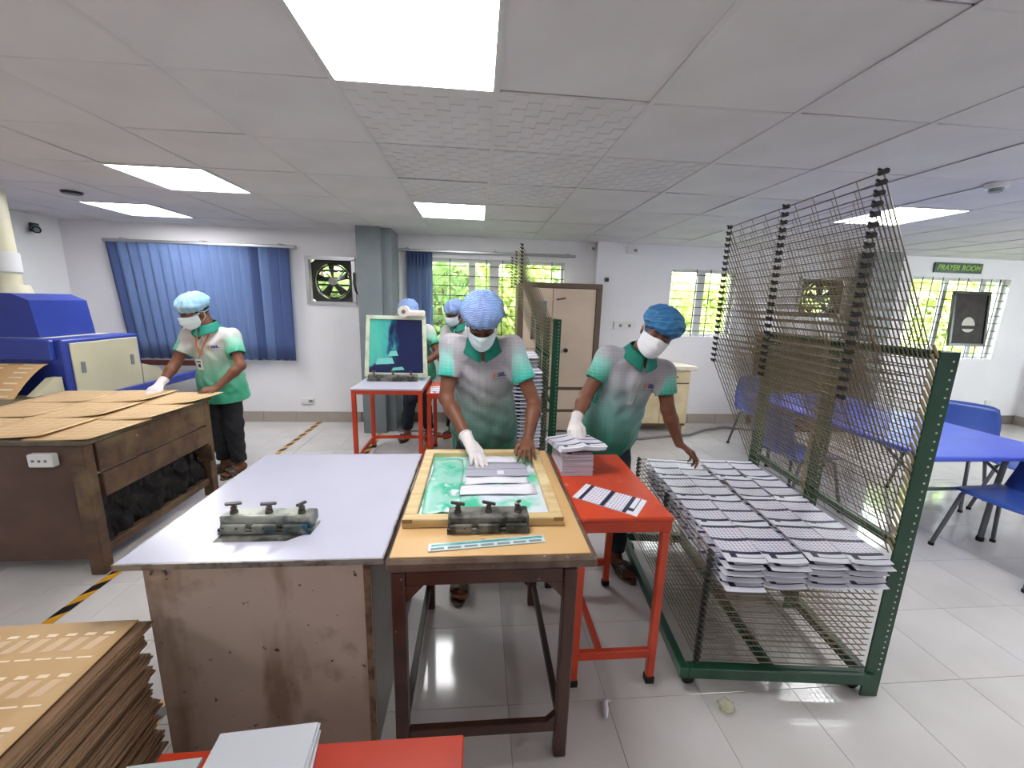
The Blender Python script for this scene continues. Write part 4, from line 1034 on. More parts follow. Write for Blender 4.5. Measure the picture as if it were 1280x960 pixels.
# pile on the orange table, bundle in the hand, single card
for k in range(17):
    g = random.Random(k+300); b = MB(); b.cbox(-.075+g.uniform(-.003,.003), .075, -.115, .115, 0, .0056, .0012)
    o = b.build('card_pad', [mat('white pad edge', (214,210,222), .55, var=((2,2,400), (186,182,198), .4, .6))], None, True)
    o.location = (.475+.002*math.sin(k*1.7), 1.872+g.uniform(-.004,.004), .7703+.00585*k); o.rotation_euler = (0,0,.02+g.uniform(-.02,.02))
    tag(o, 'white card pad, %s from the top of the neat pile on the orange table' % ordinal(18-k), 'card', 'pile of card pads on the orange table')
o = bpy.data.objects.new('printed_card', CARD_FLAT); COL.objects.link(o); o.scale = (.95,.88,1)
o.location = (.475, 1.872, .7703+.00585*17+.001); o.rotation_euler = (0,0,.02); tag(o, 'printed card on top of the neat pile on the orange table', 'card')
for k in range(5):
    for s in range(2):
        b = card_mesh(1.0, 20+s)
        o = bpy.data.objects.new('printed_card', b); COL.objects.link(o)
        o.location = (.425+.112*s+.002*k, 1.86+.012*s, .890+.0036*k+.002*s); o.rotation_euler = (-.16, -.10+.16*s, .12-.06*s); o.scale = (.74,1.0,1)
        lb = ['left', 'right'][s]
        tag(o, ('topmost printed card of the %s half of the bundle lifted by the gloved hand' if k == 4 else 'printed card, %s from the top in the %s half of the lifted bundle' % (ordinal(5-k), '%s')) % lb, 'card', 'bundle of cards held by the leaning man, %s half' % lb)
o = bpy.data.objects.new('printed_card', CARD_FLAT); COL.objects.link(o)
o.location = (.557, 1.522, .7708); o.rotation_euler = (0,0, math.radians(-127)+PI); o.scale = (1.0,1.03,1); tag(o, 'single printed calendar card lying skewed on the orange table', 'card')
for i, (x, y, r) in enumerate(((-.37,3.86,.1),(-.27,4.12,-.1))):
    o = bpy.data.objects.new('printed_card', CARDS[i % 4]); COL.objects.link(o); o.location = (x, y, .7225); o.rotation_euler = (0,0,r)
    tag(o, ['printed card at the front of the far orange table','printed card at the back of the far orange table'][i], 'card', 'cards on the far orange table')

# ================================================================ blue folding table and chairs
M_btop = mat('blue table top', (62,86,206), .3, var=((3,18,18), (54,76,190), .4, .65))
M_gst = mat('grey steel tube', (104,106,112), .38, .5)
M_bch = mat('blue plastic chair', (58,88,168), .35, var=(4, (50,78,154), .4, .7))
t = thing('folding_table', 'blue-topped folding table with grey steel legs at the right', 'table', (3.27, 3.0, 0))
b = MB(); b.cbox(2.76, 3.78, 2.10, 3.88, .685, .72, .008); b.build('tabletop', M_btop, t)
for y in (2.32, 3.66):
    f = MB(); f.tube([(3.06,y,.68),(3.1,y,.66),(3.1-.0,y,.02)], .0, 6) if False else None
    for x, dx in ((2.92,.16),(3.62,-.16)):
        b = MB(); b.tube([(x,y,.68),(x+dx*.2,y,.35),(x+dx*.9 if False else x+dx*.25,y,.03)], .017, 8); lg = b.build('leg', M_gst, t)
        b = MB(); b.cyl((x+dx*.25,y,.03),(x+dx*.25,y,.0),.021,n=10); b.build('foot_cap', M_rubber, lg)
        b = MB(); s = 1 if y < 3 else -1; b.tube([(x+dx*.1,y,.50),(x+dx*.1,y+s*.28,.67)], .010, 6); b.build('brace', M_gst, t)
    b = MB(); b.tube([(2.95,y,.40),(3.59,y,.40)], .012, 8); b.build('cross_bar', M_gst, t)
    b = MB(); b.tube([(2.86,y,.67),(3.68,y,.67)], .012, 8); b.build('top_bar', M_gst, t)
def chair(label, loc, rz):
    """moulded plastic chair facing local -y, steel tube legs"""
    t = thing('plastic_chair', label, 'chair', loc, rz, 'blue plastic chairs at the folding table')
    def fn(u, v):
        x = (u-.5)*2
        if v < .5:
            s = v/.5; y = -.22+.42*s; z = .445-.015*math.sin(PI*s)+.012*abs(x)**2-.03*max(0, .2-s)*3; w_ = .215+.01*s
        else:
            s = (v-.5)/.5; a = min(1, s*1.0); y = .20+.05*math.sin(min(1, s*2)*PI/2)+.06*s; z = .43+.015+.37*s-.05*max(0, .15-s); w_ = .225-.02*s-.03*s**4; y -= .03*abs(x)**2*s
        return (x*w_, y, z-(.018*abs(x)**6 if v > .93 else 0))
    b = MB(); b.grid(fn, 10, 16, .006, upv=(0,-.5,.86)); b.build('seat_shell', M_bch, t, True)
    for s in (-1, 1):
        b = MB(); b.tube([(s*.24,-.25,.012),(s*.195,-.17,.40),(s*.185,-.12,.425),(s*.185,.10,.425),(s*.195,.15,.40),(s*.23,.25,.012)], .0125, 8); l = b.build('leg_frame', M_gst, t, True)
        for y in (-.25,.25):
            q = MB(); q.cyl((s*(.24 if y<0 else .23),y,.02),(s*(.24 if y<0 else .23),y,0),.016,n=8); q.build('foot_cap', M_rubber, l, True)
    b = MB(); b.tube([(-.185,.02,.42),(.185,.02,.42)], .010, 6); b.build('cross_tube', M_gst, t, True)
    return t
chair('blue plastic chair at the near end of the folding table, cut by the right edge', (3.42, 2.06, 0), -PI/2+.05)
chair('blue plastic chair behind the far side of the folding table, backrest showing above it', (4.08, 3.02, 0), -PI/2+.35)
chair('blue plastic chair beyond the table at the right photo edge, only its seat showing', (4.30, 2.5, 0), -PI/2-.05)
chair('blue plastic chair on the near long side of the table, seen through the wire rack', (2.62, 2.95, 0), PI/2+.1)
chair('blue plastic chair at the far end of the folding table, seen through the wire rack', (3.2, 4.1, 0), -.1+0)
# ================================================================ people (one continuous body each; clothes are children)
def V3(*a): return np.array(a if len(a) > 1 else a[0], float)
def unit(v): v = np.asarray(v, float); return v/np.linalg.norm(v)
class SDF:
    """smooth union of tapered capsules and ellipsoids, meshed by naive surface nets"""
    def __init__(s): s.p = []
    def cap(s, a, b, ra, rb, k=.02, sq=None): s.p.append(('c', V3(a), V3(b), ra, rb, k)); return s
    def ell(s, c, r, R=None, k=.02): s.p.append(('e', V3(c), V3(r), np.eye(3) if R is None else np.array(R, float), 0, k)); return s
    def chain(s, pts, rs, k=.01):
        for i in range(len(pts)-1): s.cap(pts[i], pts[i+1], rs[i], rs[i+1], k)
        return s
    @staticmethod
    def dist(p, X):
        if p[0] == 'c':
            a, b = p[1], p[2]; ab = b-a; t = np.clip(((X-a) @ ab)/max(ab @ ab, 1e-9), 0, 1)
            return np.linalg.norm(X-a-t[:,None]*ab, axis=1)-(p[3]+(p[4]-p[3])*t)
        q = (X-p[1]) @ p[3].T; k0 = np.linalg.norm(q/p[2], axis=1); k1 = np.linalg.norm(q/p[2]**2, axis=1)
        return np.where(k0 < 1e-6, -p[2].min(), k0*(k0-1)/np.maximum(k1, 1e-9))
    def bounds(s, p, m):
        if p[0] == 'c':
            r = max(p[3], p[4])+m; return np.minimum(p[1], p[2])-r, np.maximum(p[1], p[2])+r
        e = np.sqrt(((p[3].T*p[2])**2).sum(1))+m; return p[1]-e, p[1]+e
    def eval(s, X, far=1.):
        D = np.full(len(X), far)
        for p in s.p:
            lo, hi = s.bounds(p, .05)
            ix = np.nonzero(np.all((X > lo) & (X < hi), axis=1))[0]
            if not len(ix): continue
            d = s.dist(p, X[ix]); k = p[5]; o = D[ix]
            h = np.clip(.5+.5*(o-d)/k, 0, 1); D[ix] = o*(1-h)+d*h-k*h*(1-h)
        return D
    def mesh(s, h, post=None, pad=.03):
        lo = np.min([s.bounds(p, pad)[0] for p in s.p], 0); hi = np.max([s.bounds(p, pad)[1] for p in s.p], 0)
        n = np.ceil((hi-lo)/h).astype(int)+2
        B = 6; nb = np.ceil(n/B).astype(int); n = nb*B
        g = [lo[a]+(np.arange(nb[a])*B+B/2-.5)*h for a in range(3)]
        Xc = np.stack(np.meshgrid(*g, indexing='ij'), -1).reshape(-1,3)
        ev = s.eval(Xc, 1.); act = ((np.abs(ev) if post is None else ev) < B*h*.95+.02).reshape(nb)
        inside = (ev < 0).reshape(nb)
        up_ = lambda a: a.repeat(B, 0).repeat(B, 1).repeat(B, 2)
        D = np.where(up_(inside), -1., 1.).astype(np.float32); A = up_(act)
        ii = np.nonzero(A.ravel())[0]; ijk = np.stack(np.unravel_index(ii, n), 1); X = lo+ijk*h
        d = s.eval(X, .06)
        if post is not None: d = post(X, d)
        D.ravel()[ii] = d
        return surface_nets(D, lo, h)
def surface_nets(D, lo, h):
    S = D < 0; n = D.shape
    c = sum(S[i:n[0]-1+i, j:n[1]-1+j, k:n[2]-1+k].astype(np.int8) for i in (0,1) for j in (0,1) for k in (0,1))
    cells = np.stack(np.nonzero((c > 0) & (c < 8)), 1)
    cor = np.array([(i,j,k) for i in (0,1) for j in (0,1) for k in (0,1)])
    val = np.stack([D[cells[:,0]+o[0], cells[:,1]+o[1], cells[:,2]+o[2]] for o in cor], 1)
    acc = np.zeros((len(cells),3)); cnt = np.zeros(len(cells))
    for a in range(8):
        for b in range(a+1, 8):
            if np.abs(cor[a]-cor[b]).sum() != 1: continue
            va, vb = val[:,a], val[:,b]; m = (va < 0) != (vb < 0)
            t = np.where(m, va/np.where(m, va-vb, 1), 0)
            acc += np.where(m[:,None], cor[a]+t[:,None]*(cor[b]-cor[a]), 0); cnt += m
    V = lo+(cells+acc/cnt[:,None])*h
    idx = np.full(np.array(n)-1, -1, np.int32); idx[cells[:,0], cells[:,1], cells[:,2]] = np.arange(len(cells))
    F = []
    for ax in range(3):
        o = [q for q in range(3) if q != ax]
        sl0 = [slice(1, n[q]-1) for q in range(3)]; sl1 = list(sl0); sl0[ax] = slice(0, n[ax]-1); sl1[ax] = slice(1, n[ax])
        s0 = S[tuple(sl0)]; s1 = S[tuple(sl1)]
        for flip in (False, True):
            e = np.stack(np.nonzero((s0 & ~s1) if not flip else (~s0 & s1)), 1)
            base = e.copy(); 
            for q in o: base[:,q] += 1
            def cell(da, db):
                z = base.copy(); z[:,o[0]] -= da; z[:,o[1]] -= db; return idx[z[:,0], z[:,1], z[:,2]]
            quad = np.stack([cell(1,1), cell(0,1), cell(0,0), cell(1,0)], 1)
            if (ax == 1) != flip: quad = quad[:, ::-1]
            F.append(quad[(quad >= 0).all(1)])
    return V, np.concatenate(F)
def raw_obj(name, V, F, m, parent, attrs=None, smooth_it=1):
    o0 = np.array(wloc(parent))
    if smooth_it:                                                 # light Laplacian pass to take the stair-steps off
        for _ in range(smooth_it):
            acc = np.zeros_like(V); cn = np.zeros(len(V))
            for a in range(4):
                np.add.at(acc, F[:,a], V[F[:,(a+1)%4]]); np.add.at(cn, F[:,a], 1); np.add.at(acc, F[:,a], V[F[:,(a-1)%4]]); np.add.at(cn, F[:,a], 1)
            V = V*.5+.5*acc/np.maximum(cn, 1)[:,None]
    me = bpy.data.meshes.new(name); W = V-o0
    me.vertices.add(len(W)); me.vertices.foreach_set('co', W.astype(np.float32).ravel())
    me.loops.add(F.size); me.loops.foreach_set('vertex_index', F.astype(np.int32).ravel())
    me.polygons.add(len(F)); me.polygons.foreach_set('loop_start', np.arange(0, F.size, 4, dtype=np.int32))
    me.update(calc_edges=True); me.polygons.foreach_set('use_smooth', np.ones(len(F), bool))
    for k, a in (attrs or {}).items():
        at = me.attributes.new(k, 'FLOAT', 'POINT'); at.data.foreach_set('value', np.asarray(a(V), np.float32))
    me.materials.append(m); me.validate()
    o = bpy.data.objects.new(name, me); COL.objects.link(o); o.parent = parent; return o
M_skin = mat('brown skin', (120,76,55), .5, var=[(9, (104,64,46), .4, .7)], spec=.35)
M_skin2 = mat('dark brown skin', (108,68,50), .5, var=[(9, (94,58,43), .4, .7)], spec=.35)
M_glove = mat('white latex glove', (216,208,206), .5, bump=(70, .25))
M_mask = mat('pale blue face mask', (212,228,234), .75, bump=(120, .1))
M_maskw = mat('white face mask', (230,230,234), .7, bump=(120, .1))
M_hair = mat('black hair', (16,13,12), .5)
M_eye = mat('eye white', (206,200,192), .25); M_iris = mat('dark iris', (26,16,12), .15)
M_pants = mat('black denim', (26,27,32), .8, var=(30, (36,38,44), .45, .7))
M_navyp = mat('dark navy trousers', (26,32,46), .8)
M_collar = mat('teal collar knit', (10,122,104), .75, bump=(200, .2))
M_sandal = mat('dark patterned sandal', (52,40,34), .6, var=(60, (120,96,76), .5, .6))
def capmat(name, c1, c2, c3, sc=26):
    """thin non-woven cloth: blue with fine pale crease lines"""
    M = bpy.data.materials.new(name); M.use_nodes = True; N = M.node_tree.nodes; L = M.node_tree.links; bs = N['Principled BSDF']
    tc = N.new('ShaderNodeTexCoord'); n1 = N.new('ShaderNodeTexWave'); n1.bands_direction = 'Z'; n1.inputs['Scale'].default_value = sc; n1.inputs['Distortion'].default_value = 5; n1.inputs['Detail'].default_value = 1.5; n1.inputs['Detail Scale'].default_value = .9
    n2 = N.new('ShaderNodeTexNoise'); n2.inputs['Scale'].default_value = sc*.45
    for n_ in (n1, n2): L.new(tc.outputs['Object'], n_.inputs['Vector'])
    a = N.new('ShaderNodeMath'); a.operation = 'SUBTRACT'; L.new(n1.outputs['Fac'], a.inputs[0]); a.inputs[1].default_value = .5
    b_ = N.new('ShaderNodeMath'); b_.operation = 'ABSOLUTE'; L.new(a.outputs[0], b_.inputs[0])
    r = N.new('ShaderNodeMapRange'); L.new(b_.outputs[0], r.inputs[0]); r.inputs[1].default_value = .28; r.inputs[2].default_value = .5; r.inputs[3].default_value = 0; r.inputs[4].default_value = .8
    r2 = N.new('ShaderNodeMapRange'); L.new(n2.outputs['Fac'], r2.inputs[0]); r2.inputs[1].default_value = .38; r2.inputs[2].default_value = .62
    m1 = N.new('ShaderNodeMix'); m1.data_type = 'RGBA'; L.new(r2.outputs[0], m1.inputs['Factor']); m1.inputs['A'].default_value = srgb(*c1); m1.inputs['B'].default_value = srgb(*c2)
    m2 = N.new('ShaderNodeMix'); m2.data_type = 'RGBA'; L.new(r.outputs[0], m2.inputs['Factor']); L.new(m1.outputs['Result'], m2.inputs['A']); m2.inputs['B'].default_value = srgb(*c3)
    L.new(m2.outputs['Result'], bs.inputs['Base Color']); bs.inputs['Roughness'].default_value = .55
    bp = N.new('ShaderNodeBump'); bp.inputs['Strength'].default_value = .7; bp.inputs['Distance'].default_value = .01; L.new(r.outputs[0], bp.inputs['Height']); L.new(bp.outputs[0], bs.inputs['Normal'])
    return M
M_cap1 = capmat('blue bouffant cap', (88,140,210), (48,92,176), (216,230,248))
M_cap2 = capmat('deep blue bouffant cap', (52,120,172), (38,92,140), (62,132,184), 6)
M_cap3 = capmat('pale cyan bouffant cap', (140,196,226), (104,168,208), (214,236,246))
def shirtmat(name, top, mid, low, slv_t, slv_b):
    M = bpy.data.materials.new(name); M.use_nodes = True; N = M.node_tree.nodes; L = M.node_tree.links; bs = N['Principled BSDF']
    def ramp(attr, cols):
        a = N.new('ShaderNodeAttribute'); a.attribute_name = attr; r = N.new('ShaderNodeValToRGB'); L.new(a.outputs['Fac'], r.inputs[0])
        e = r.color_ramp.elements; e[0].position = cols[0][0]; e[0].color = srgb(*cols[0][1]); e[1].position = cols[-1][0]; e[1].color = srgb(*cols[-1][1])
        for p, c in cols[1:-1]: x = e.new(p); x.color = srgb(*c)
        return r.outputs[0]
    body = ramp('grad', [(0, low), (.22, low), (.48, mid), (.82, top), (1, top)])
    slv = ramp('sleeve', [(0, top), (.35, slv_t), (.9, slv_b), (1, (12,150,128))])
    a = N.new('ShaderNodeAttribute'); a.attribute_name = 'sleeve'; g = N.new('ShaderNodeMath'); g.operation = 'GREATER_THAN'; g.inputs[1].default_value = .02; L.new(a.outputs['Fac'], g.inputs[0])
    mx = N.new('ShaderNodeMix'); mx.data_type = 'RGBA'; L.new(g.outputs[0], mx.inputs['Factor']); L.new(body, mx.inputs['A']); L.new(slv, mx.inputs['B'])
    # woven check of paler lines
    br = N.new('ShaderNodeTexBrick'); br.offset = 0; br.inputs['Scale'].default_value = 1; br.inputs['Brick Width'].default_value = .024; br.inputs['Row Height'].default_value = .018; br.inputs['Mortar Size'].default_value = .0013
    br.inputs['Color1'].default_value = br.inputs['Color2'].default_value = (0,0,0,1); br.inputs['Mortar'].default_value = (1,1,1,1)
    tc = N.new('ShaderNodeTexCoord'); mp = N.new('ShaderNodeMapping'); mp.inputs['Rotation'].default_value = (PI/2, 0, 0); L.new(tc.outputs['Object'], mp.inputs[0]); L.new(mp.outputs[0], br.inputs['Vector'])
    q = N.new('ShaderNodeMath'); q.operation = 'MULTIPLY'; q.inputs[1].default_value = .16; ag = N.new('ShaderNodeAttribute'); ag.attribute_name = 'grad'; g2 = N.new('ShaderNodeMath'); g2.operation = 'MULTIPLY'; L.new(br.outputs['Color'], g2.inputs[0]); L.new(ag.outputs['Fac'], g2.inputs[1]); L.new(g2.outputs[0], q.inputs[0])
    m2 = N.new('ShaderNodeMix'); m2.data_type = 'RGBA'; L.new(q.outputs[0], m2.inputs['Factor']); L.new(mx.outputs['Result'], m2.inputs['A']); m2.inputs['B'].default_value = srgb(225,225,228)
    L.new(m2.outputs['Result'], bs.inputs['Base Color']); bs.inputs['Roughness'].default_value = .6; bs.inputs['Sheen Weight'].default_value = .15
    no = N.new('ShaderNodeTexNoise'); no.inputs['Scale'].default_value = 14; no.inputs['Detail'].default_value = 2; L.new(tc.outputs['Object'], no.inputs['Vector'])
    bp = N.new('ShaderNodeBump'); bp.inputs['Strength'].default_value = .35; bp.inputs['Distance'].default_value = .02; L.new(no.outputs['Fac'], bp.inputs['Height']); L.new(bp.outputs[0], bs.inputs['Normal'])
    return M
M_sh1 = shirtmat('grey to green polo', (162,157,163), (96,134,126), (20,96,72), (150,200,192), (40,184,164))
M_sh2 = shirtmat('grey to teal polo', (156,154,160), (104,160,152), (20,112,88), (120,190,176), (16,140,116))
M_sh3 = shirtmat('white to green polo', (190,186,184), (120,180,152), (60,166,128), (150,196,176), (40,170,130))

def hand(S, wr, d, n, sd, curl=(.35,.35,.35,.4), spread=.10, infl=0., thumb=.5, scale=1., palm_only=False):
    """adds a hand to S. d = finger direction, n = back-of-hand normal, sd = thumb side"""
    d = unit(d); n = unit(n-d*np.dot(n, d)); sd = unit(sd-d*np.dot(sd, d)-n*np.dot(sd, n)); s = scale; wr = V3(wr)
    off = (.029,.010,-.009,-.026); kl = (.086,.090,.085,.076); ln = ((.040,.025,.020),(.044,.028,.021),(.041,.026,.020),(.031,.020,.018))
    tips = []
    for i in range(4):
        kn = wr+(d*kl[i]+sd*off[i]+n*(.004 if i in (1,2) else 0))*s; S.cap(wr+sd*off[i]*.55*s+d*.012*s, kn, (.0145+infl)*s, (.0118+infl)*s, .010)
        p = kn; f = unit(d+sd*spread*(1.4,.35,-.5,-1.5)[i]); r = .0092 if i < 3 else .0080
        a = curl[i]; 
        for j, L_ in enumerate(ln[i]):
            ax = a*(.75,1.05,.6)[j]; f = unit(f*math.cos(ax)-n_rot(f, n)*math.sin(ax)); q = p+f*L_*s
            S.cap(p, q, (r-.0009*j+infl)*s, (r-.0009*(j+1)+infl)*s, .0035); p = q
        tips.append((p, f))
    b0 = wr+(d*.022+sd*.024)*s; b1 = wr+(d*.052+sd*(.040+.012*thumb)-n*.012)*s; b2 = wr+(d*.080+sd*(.044+.018*thumb)-n*.020)*s; b3 = wr+(d*.102+sd*(.040+.016*thumb)-n*.026)*s
    S.chain([b0, b1, b2, b3], [(.0155+infl)*s, (.0125+infl)*s, (.0100+infl)*s, (.0082+infl)*s], .006)
    return tips
def n_rot(f, n):
    q = n-f*np.dot(n, f); return q/max(np.linalg.norm(q), 1e-6)

def person(label, J, look, shirt, cap_m, mask_m, skin=M_skin, pants=M_pants, h=.0062, glove=('R',), low=True, capk=(1,1,1), seed=0, full=True):
    base = V3(J['base']); t = thing('person', label, 'person', tuple(base))
    pel, chest, neck, head = V3(J['pelvis']), V3(J['chest']), V3(J['neck']), V3(J['head'])
    fT = V3(J['front']); uT = unit(neck-pel); fT = unit(fT-uT*np.dot(fT, uT)); rT = np.cross(fT, uT)      # r = the person's right
    fH, uH = unit(look[0]), V3(look[1]); uH = unit(uH-fH*np.dot(uH, fH)); rH = np.cross(fH, uH)
    RT = np.stack([rT, fT, uT]); RH = np.stack([rH, fH, uH])
    hd = lambda x, y, z: head+rH*x+fH*y+uH*z
    S = SDF()
    # head
    S.ell(hd(0,-.012,.032), (.074,.094,.084), RH, .02)
    S.ell(hd(0,.022,-.025), (.060,.070,.088), RH, .03)
    S.ell(hd(0,.050,-.078), (.036,.034,.028), RH, .03)
    S.cap(hd(-.034,.078,.018), hd(.034,.078,.018), .013, .013, .02)                          # brow
    S.chain([hd(0,.092,.010), hd(0,.112,-.030)], [.008,.0125], .010); S.ell(hd(-.012,.100,-.033), (.009,.010,.008), RH, .006); S.ell(hd(.012,.100,-.033), (.009,.010,.008), RH, .006)
    for sx in (-1, 1):
        S.ell(hd(sx*.036,.072,-.012), (.020,.014,.012), RH, .012)                              # cheek
        S.ell(hd(sx*.030,.085,.003), (.0135,.008,.008), RH, .004)                              # lids
        S.ell(hd(sx*.076,-.008,-.010), (.009,.019,.032), RH, .006); S.cap(hd(sx*.080,-.018,.012), hd(sx*.084,-.022,-.012), .005, .004, .004)
    S.ell(hd(0,.090,-.062), (.024,.010,.006), RH, .006); S.ell(hd(0,.087,-.072), (.019,.010,.006), RH, .006)      # lips
    nb = neck+fT*.005
    S.chain([nb-uT*.05, nb+(head-nb)*.35, hd(0,-.022,-.045)], [.062,.054,.056], .03)
    # torso
    mid = pel+(chest-pel)*.45
    S.ell(pel, (.165,.115,.12), RT, .05); S.ell(mid, (.142,.100,.15), RT, .06); S.ell(chest, (.158,.108,.16), RT, .06)
    S.cap(nb-uT*.03-rT*.04, J['shR'], .05, .052, .04); S.cap(nb-uT*.03+rT*.04, J['shL'], .05, .052, .04)
    hands = {}
    for sgn, k in ((1,'R'),(-1,'L')):
        sh, el, wr = V3(J['sh'+k]), V3(J['el'+k]), V3(J['wr'+k]); m1 = el+(wr-el)*.28
        S.chain([sh, el], [.050,.037], .03); S.chain([el, m1, wr], [.037,.038,.0255], .02)
        hp = J['hand'+k]; hands[k] = (wr, *hp)
        gl = k in glove
        hand(S, wr, hp[0], V3(hp[1]), V3(hp[2]), **(hp[3] if len(hp) > 3 else {}), infl=(-.0008 if gl else 0.))
    if low:
        for sgn, k in ((1,'R'),(-1,'L')):
            hip = pel+rT*sgn*.085-uT*.03; kn, an, toe = V3(J['kn'+k]), V3(J['an'+k]), V3(J['toe'+k])
            S.chain([hip, kn], [.085,.056], .03); m1 = kn+(an-kn)*.3; S.chain([kn, m1, an], [.055,.053,.036], .02)
            heel = an+unit(an-toe)*V3(1,1,0)*.035-V3(0,0,.045); ball = toe+(an-toe)*.28; ball[2] = .035; tp = V3(toe[0], toe[1], .026)
            S.cap(an-V3(0,0,.02), heel+V3(0,0,.002), .034, .032, .02); S.cap(heel, ball, .032, .032, .025)
            fd = unit((tp-ball)*V3(1,1,0)); sd_ = np.cross(fd, V3(0,0,1))
            for q in range(5):
                o_ = (q-2)*.0165; L_ = (.050,.052,.047,.040,.032)[q if sgn < 0 else q]
                S.cap(ball+sd_*o_*.9, ball+sd_*o_+fd*L_, .013, .0105, .006)
    Vb, Fb = S.mesh(h)
    raw_obj('body', Vb, Fb, skin, t)
    # eyes, brows, hair
    for sx in (-1, 1):
        b = MB(); b.ell(hd(sx*.031,.080,.001), .0115, 10, 8); e = b.build('eye', M_eye, t)
        b = MB(); b.ell(hd(sx*.031,.0885,-.001), .0052, 8, 6); b.build('iris', M_iris, e)
        b = MB(); b.tube([hd(sx*.014,.0955,.019), hd(sx*.030,.095,.024), hd(sx*.048,.084,.019)], [.003,.004,.002], 6); b.build('eyebrow', M_hair, t)
    RHm = Matrix(RH.T.tolist())
    b = MB(); b.ell(hd(0,-.016,.030), (.080,.096,.088), 24, 12, RHm, v0=-.62, v1=1.)
    b.build('hair', M_hair, t)
    # bouffant cap
    q = random.Random(seed); ph = q.uniform(0, 6)
    def pleat(th, p):
        edge = max(0, math.cos(p))
        return (1+.034*math.sin(17*th+ph+1.5*math.sin(3*p+th))*edge+.022*math.sin(7*th+5*p+ph)+.016*math.sin(11*p+4*th+2*ph)+.006*math.sin(31*th+9*p))*(1-.16*max(0, -p-.05)*1.4)
    b = MB(); tilt = RHm @ Matrix.Rotation(-.05, 3, 'X')
    b.ell(hd(0,-.012,.062), (.108*capk[0], .124*capk[1], .092*capk[2]), 64, 24, tilt, pleat, v0=-.50, v1=1.)
    c = b.build('bouffant_cap', cap_m, t)
    bd = MB(); bd.tube([Vector(hd(0,-.012,.062))+tilt @ Vector((.108*capk[0]*.70*math.cos(a)*1.0, .124*capk[1]*.70*math.sin(a), -.0665*capk[2])) for a in [2*PI*i/36 for i in range(36)]], .006, 6, closed=True)
    bd.build('elastic_band', cap_m, c)
    # mask
    b = MB()
    def mk(u, v, off=0.):
        a = (u-.5)*2; x = .078*math.sin(a*1.38)*(1-.10*v*v); 
        top = -.006+.010*math.exp(-(a*3.2)**2)-.004*abs(a); bot = -.118+.030*abs(a)**1.8; z = top+(bot-top)*v
        ybase = .022+.072*math.cos(a*1.30); bulge = .044*math.exp(-(a*2.0)**2)*math.sin(PI*min(1, .28+.62*v))
        y = ybase+bulge-.020*max(0, v-.6)+.0025*math.sin(v*18)*(1-a*a)+off-.02*(1-math.cos(a*1.2))
        return hd(x, y, z)
    P0 = [[mk(i/18, j/14) for i in range(19)] for j in range(15)]
    vs = [p for r in P0 for p in r]+[p-fH*.004 for r in P0 for p in r]; nn = 19*15; fs = []
    for j in range(14):
        for i in range(18):
            a_ = j*19+i; fs.append((a_, a_+19, a_+20, a_+1)); fs.append((a_+nn, a_+1+nn, a_+20+nn, a_+19+nn))
    b.add(vs, fs, True); mo = b.build('face_mask', mask_m, t)
    for sx, u in ((-1,0.),(1,1.)):
        lp = MB(); lp.tube([mk(u,.06), hd(sx*.083,.010,.012), hd(sx*.088,-.022,.0), hd(sx*.083,-.020,-.035), mk(u,.9)], .002, 5); lp.build('ear_loop', mask_m, mo)
    # shirt
    T = SDF(); iT = .014
    T.ell(pel+uT*.0, (.196,.148,.16), RT, .05); T.ell(mid, (.172,.128,.17), RT, .06); T.ell(chest, (.172,.122,.165), RT, .06)
    T.cap(nb-uT*.045-rT*.045, V3(J['shR']), .062, .064, .04); T.cap(nb-uT*.045+rT*.045, V3(J['shL']), .062, .064, .04)
    T.cap(pel-uT*.02, pel-uT*.30, .0, .0, .01); T.ell(pel-uT*.18, (.206,.160,.30), RT, .05)
    sl = J.get('sleeve', .62); ends = {}
    for k in ('R','L'):
        sh, el = V3(J['sh'+k]), V3(J['el'+k]); e = sh+(el-sh)*sl; ends[k] = (sh, e); T.cap(sh, e+(e-sh)*.25, .065, .062, .035)
    hem = J.get('hem', -.17)
    rs = np.random.RandomState(seed+5); K = rs.normal(size=(5,3)); K /= np.linalg.norm(K, axis=1)[:,None]
    def post(X, d):
        dt = np.min([SDF.dist(p, X) for p in T.p[:3]], 0); out_ = dt > .018
        rel = X-pel; u = rel @ uT; x_ = rel @ rT; y_ = rel @ fT
        w = .0045*np.sin(x_*62+4*np.sin(u*7+seed)+2*np.sin(y_*20))*np.clip(1.15-u*1.2, .25, 1)+.004*np.sin((X @ K[0])*38+3*np.sin((X @ K[1])*17))+.0025*np.sin((X @ K[2])*85+2*np.sin((X @ K[3])*30))
        d = d+w*np.where(dt > .03, .45, 1)
        d = np.maximum(d, -(u-hem))                                    # hem
        for k in ('R','L'):
            sh, e = ends[k]; a = unit(e-sh); L_ = np.linalg.norm(e-sh); v = X-sh; s_ = v @ a; rad = np.linalg.norm(v-s_[:,None]*a, axis=1)
            near = (rad < .10) & out_
            d = np.where(near & (s_ > L_-.03), np.maximum(d, s_-L_), d)             # sleeve end
            d = np.where(near & (s_ > L_-.07), np.maximum(d, .052-rad), d)            # hollow cuff
        nv = X-(nb+uT*.012); nr = np.linalg.norm(nv-(nv @ uT)[:,None]*uT, axis=1)
        d = np.where((nv @ uT > -.055) & (nr < .12), np.maximum(d, .064-nr), d)    # neck opening
        d = np.maximum(d, ((X-nb) @ uT)-.045)
        return d
    Vs, Fs = T.mesh(h, post)
    Hs = float(np.dot(neck-pel, uT))
    def grad(V): return np.clip((((V-pel) @ uT)-hem)/(Hs-hem), 0, 1)
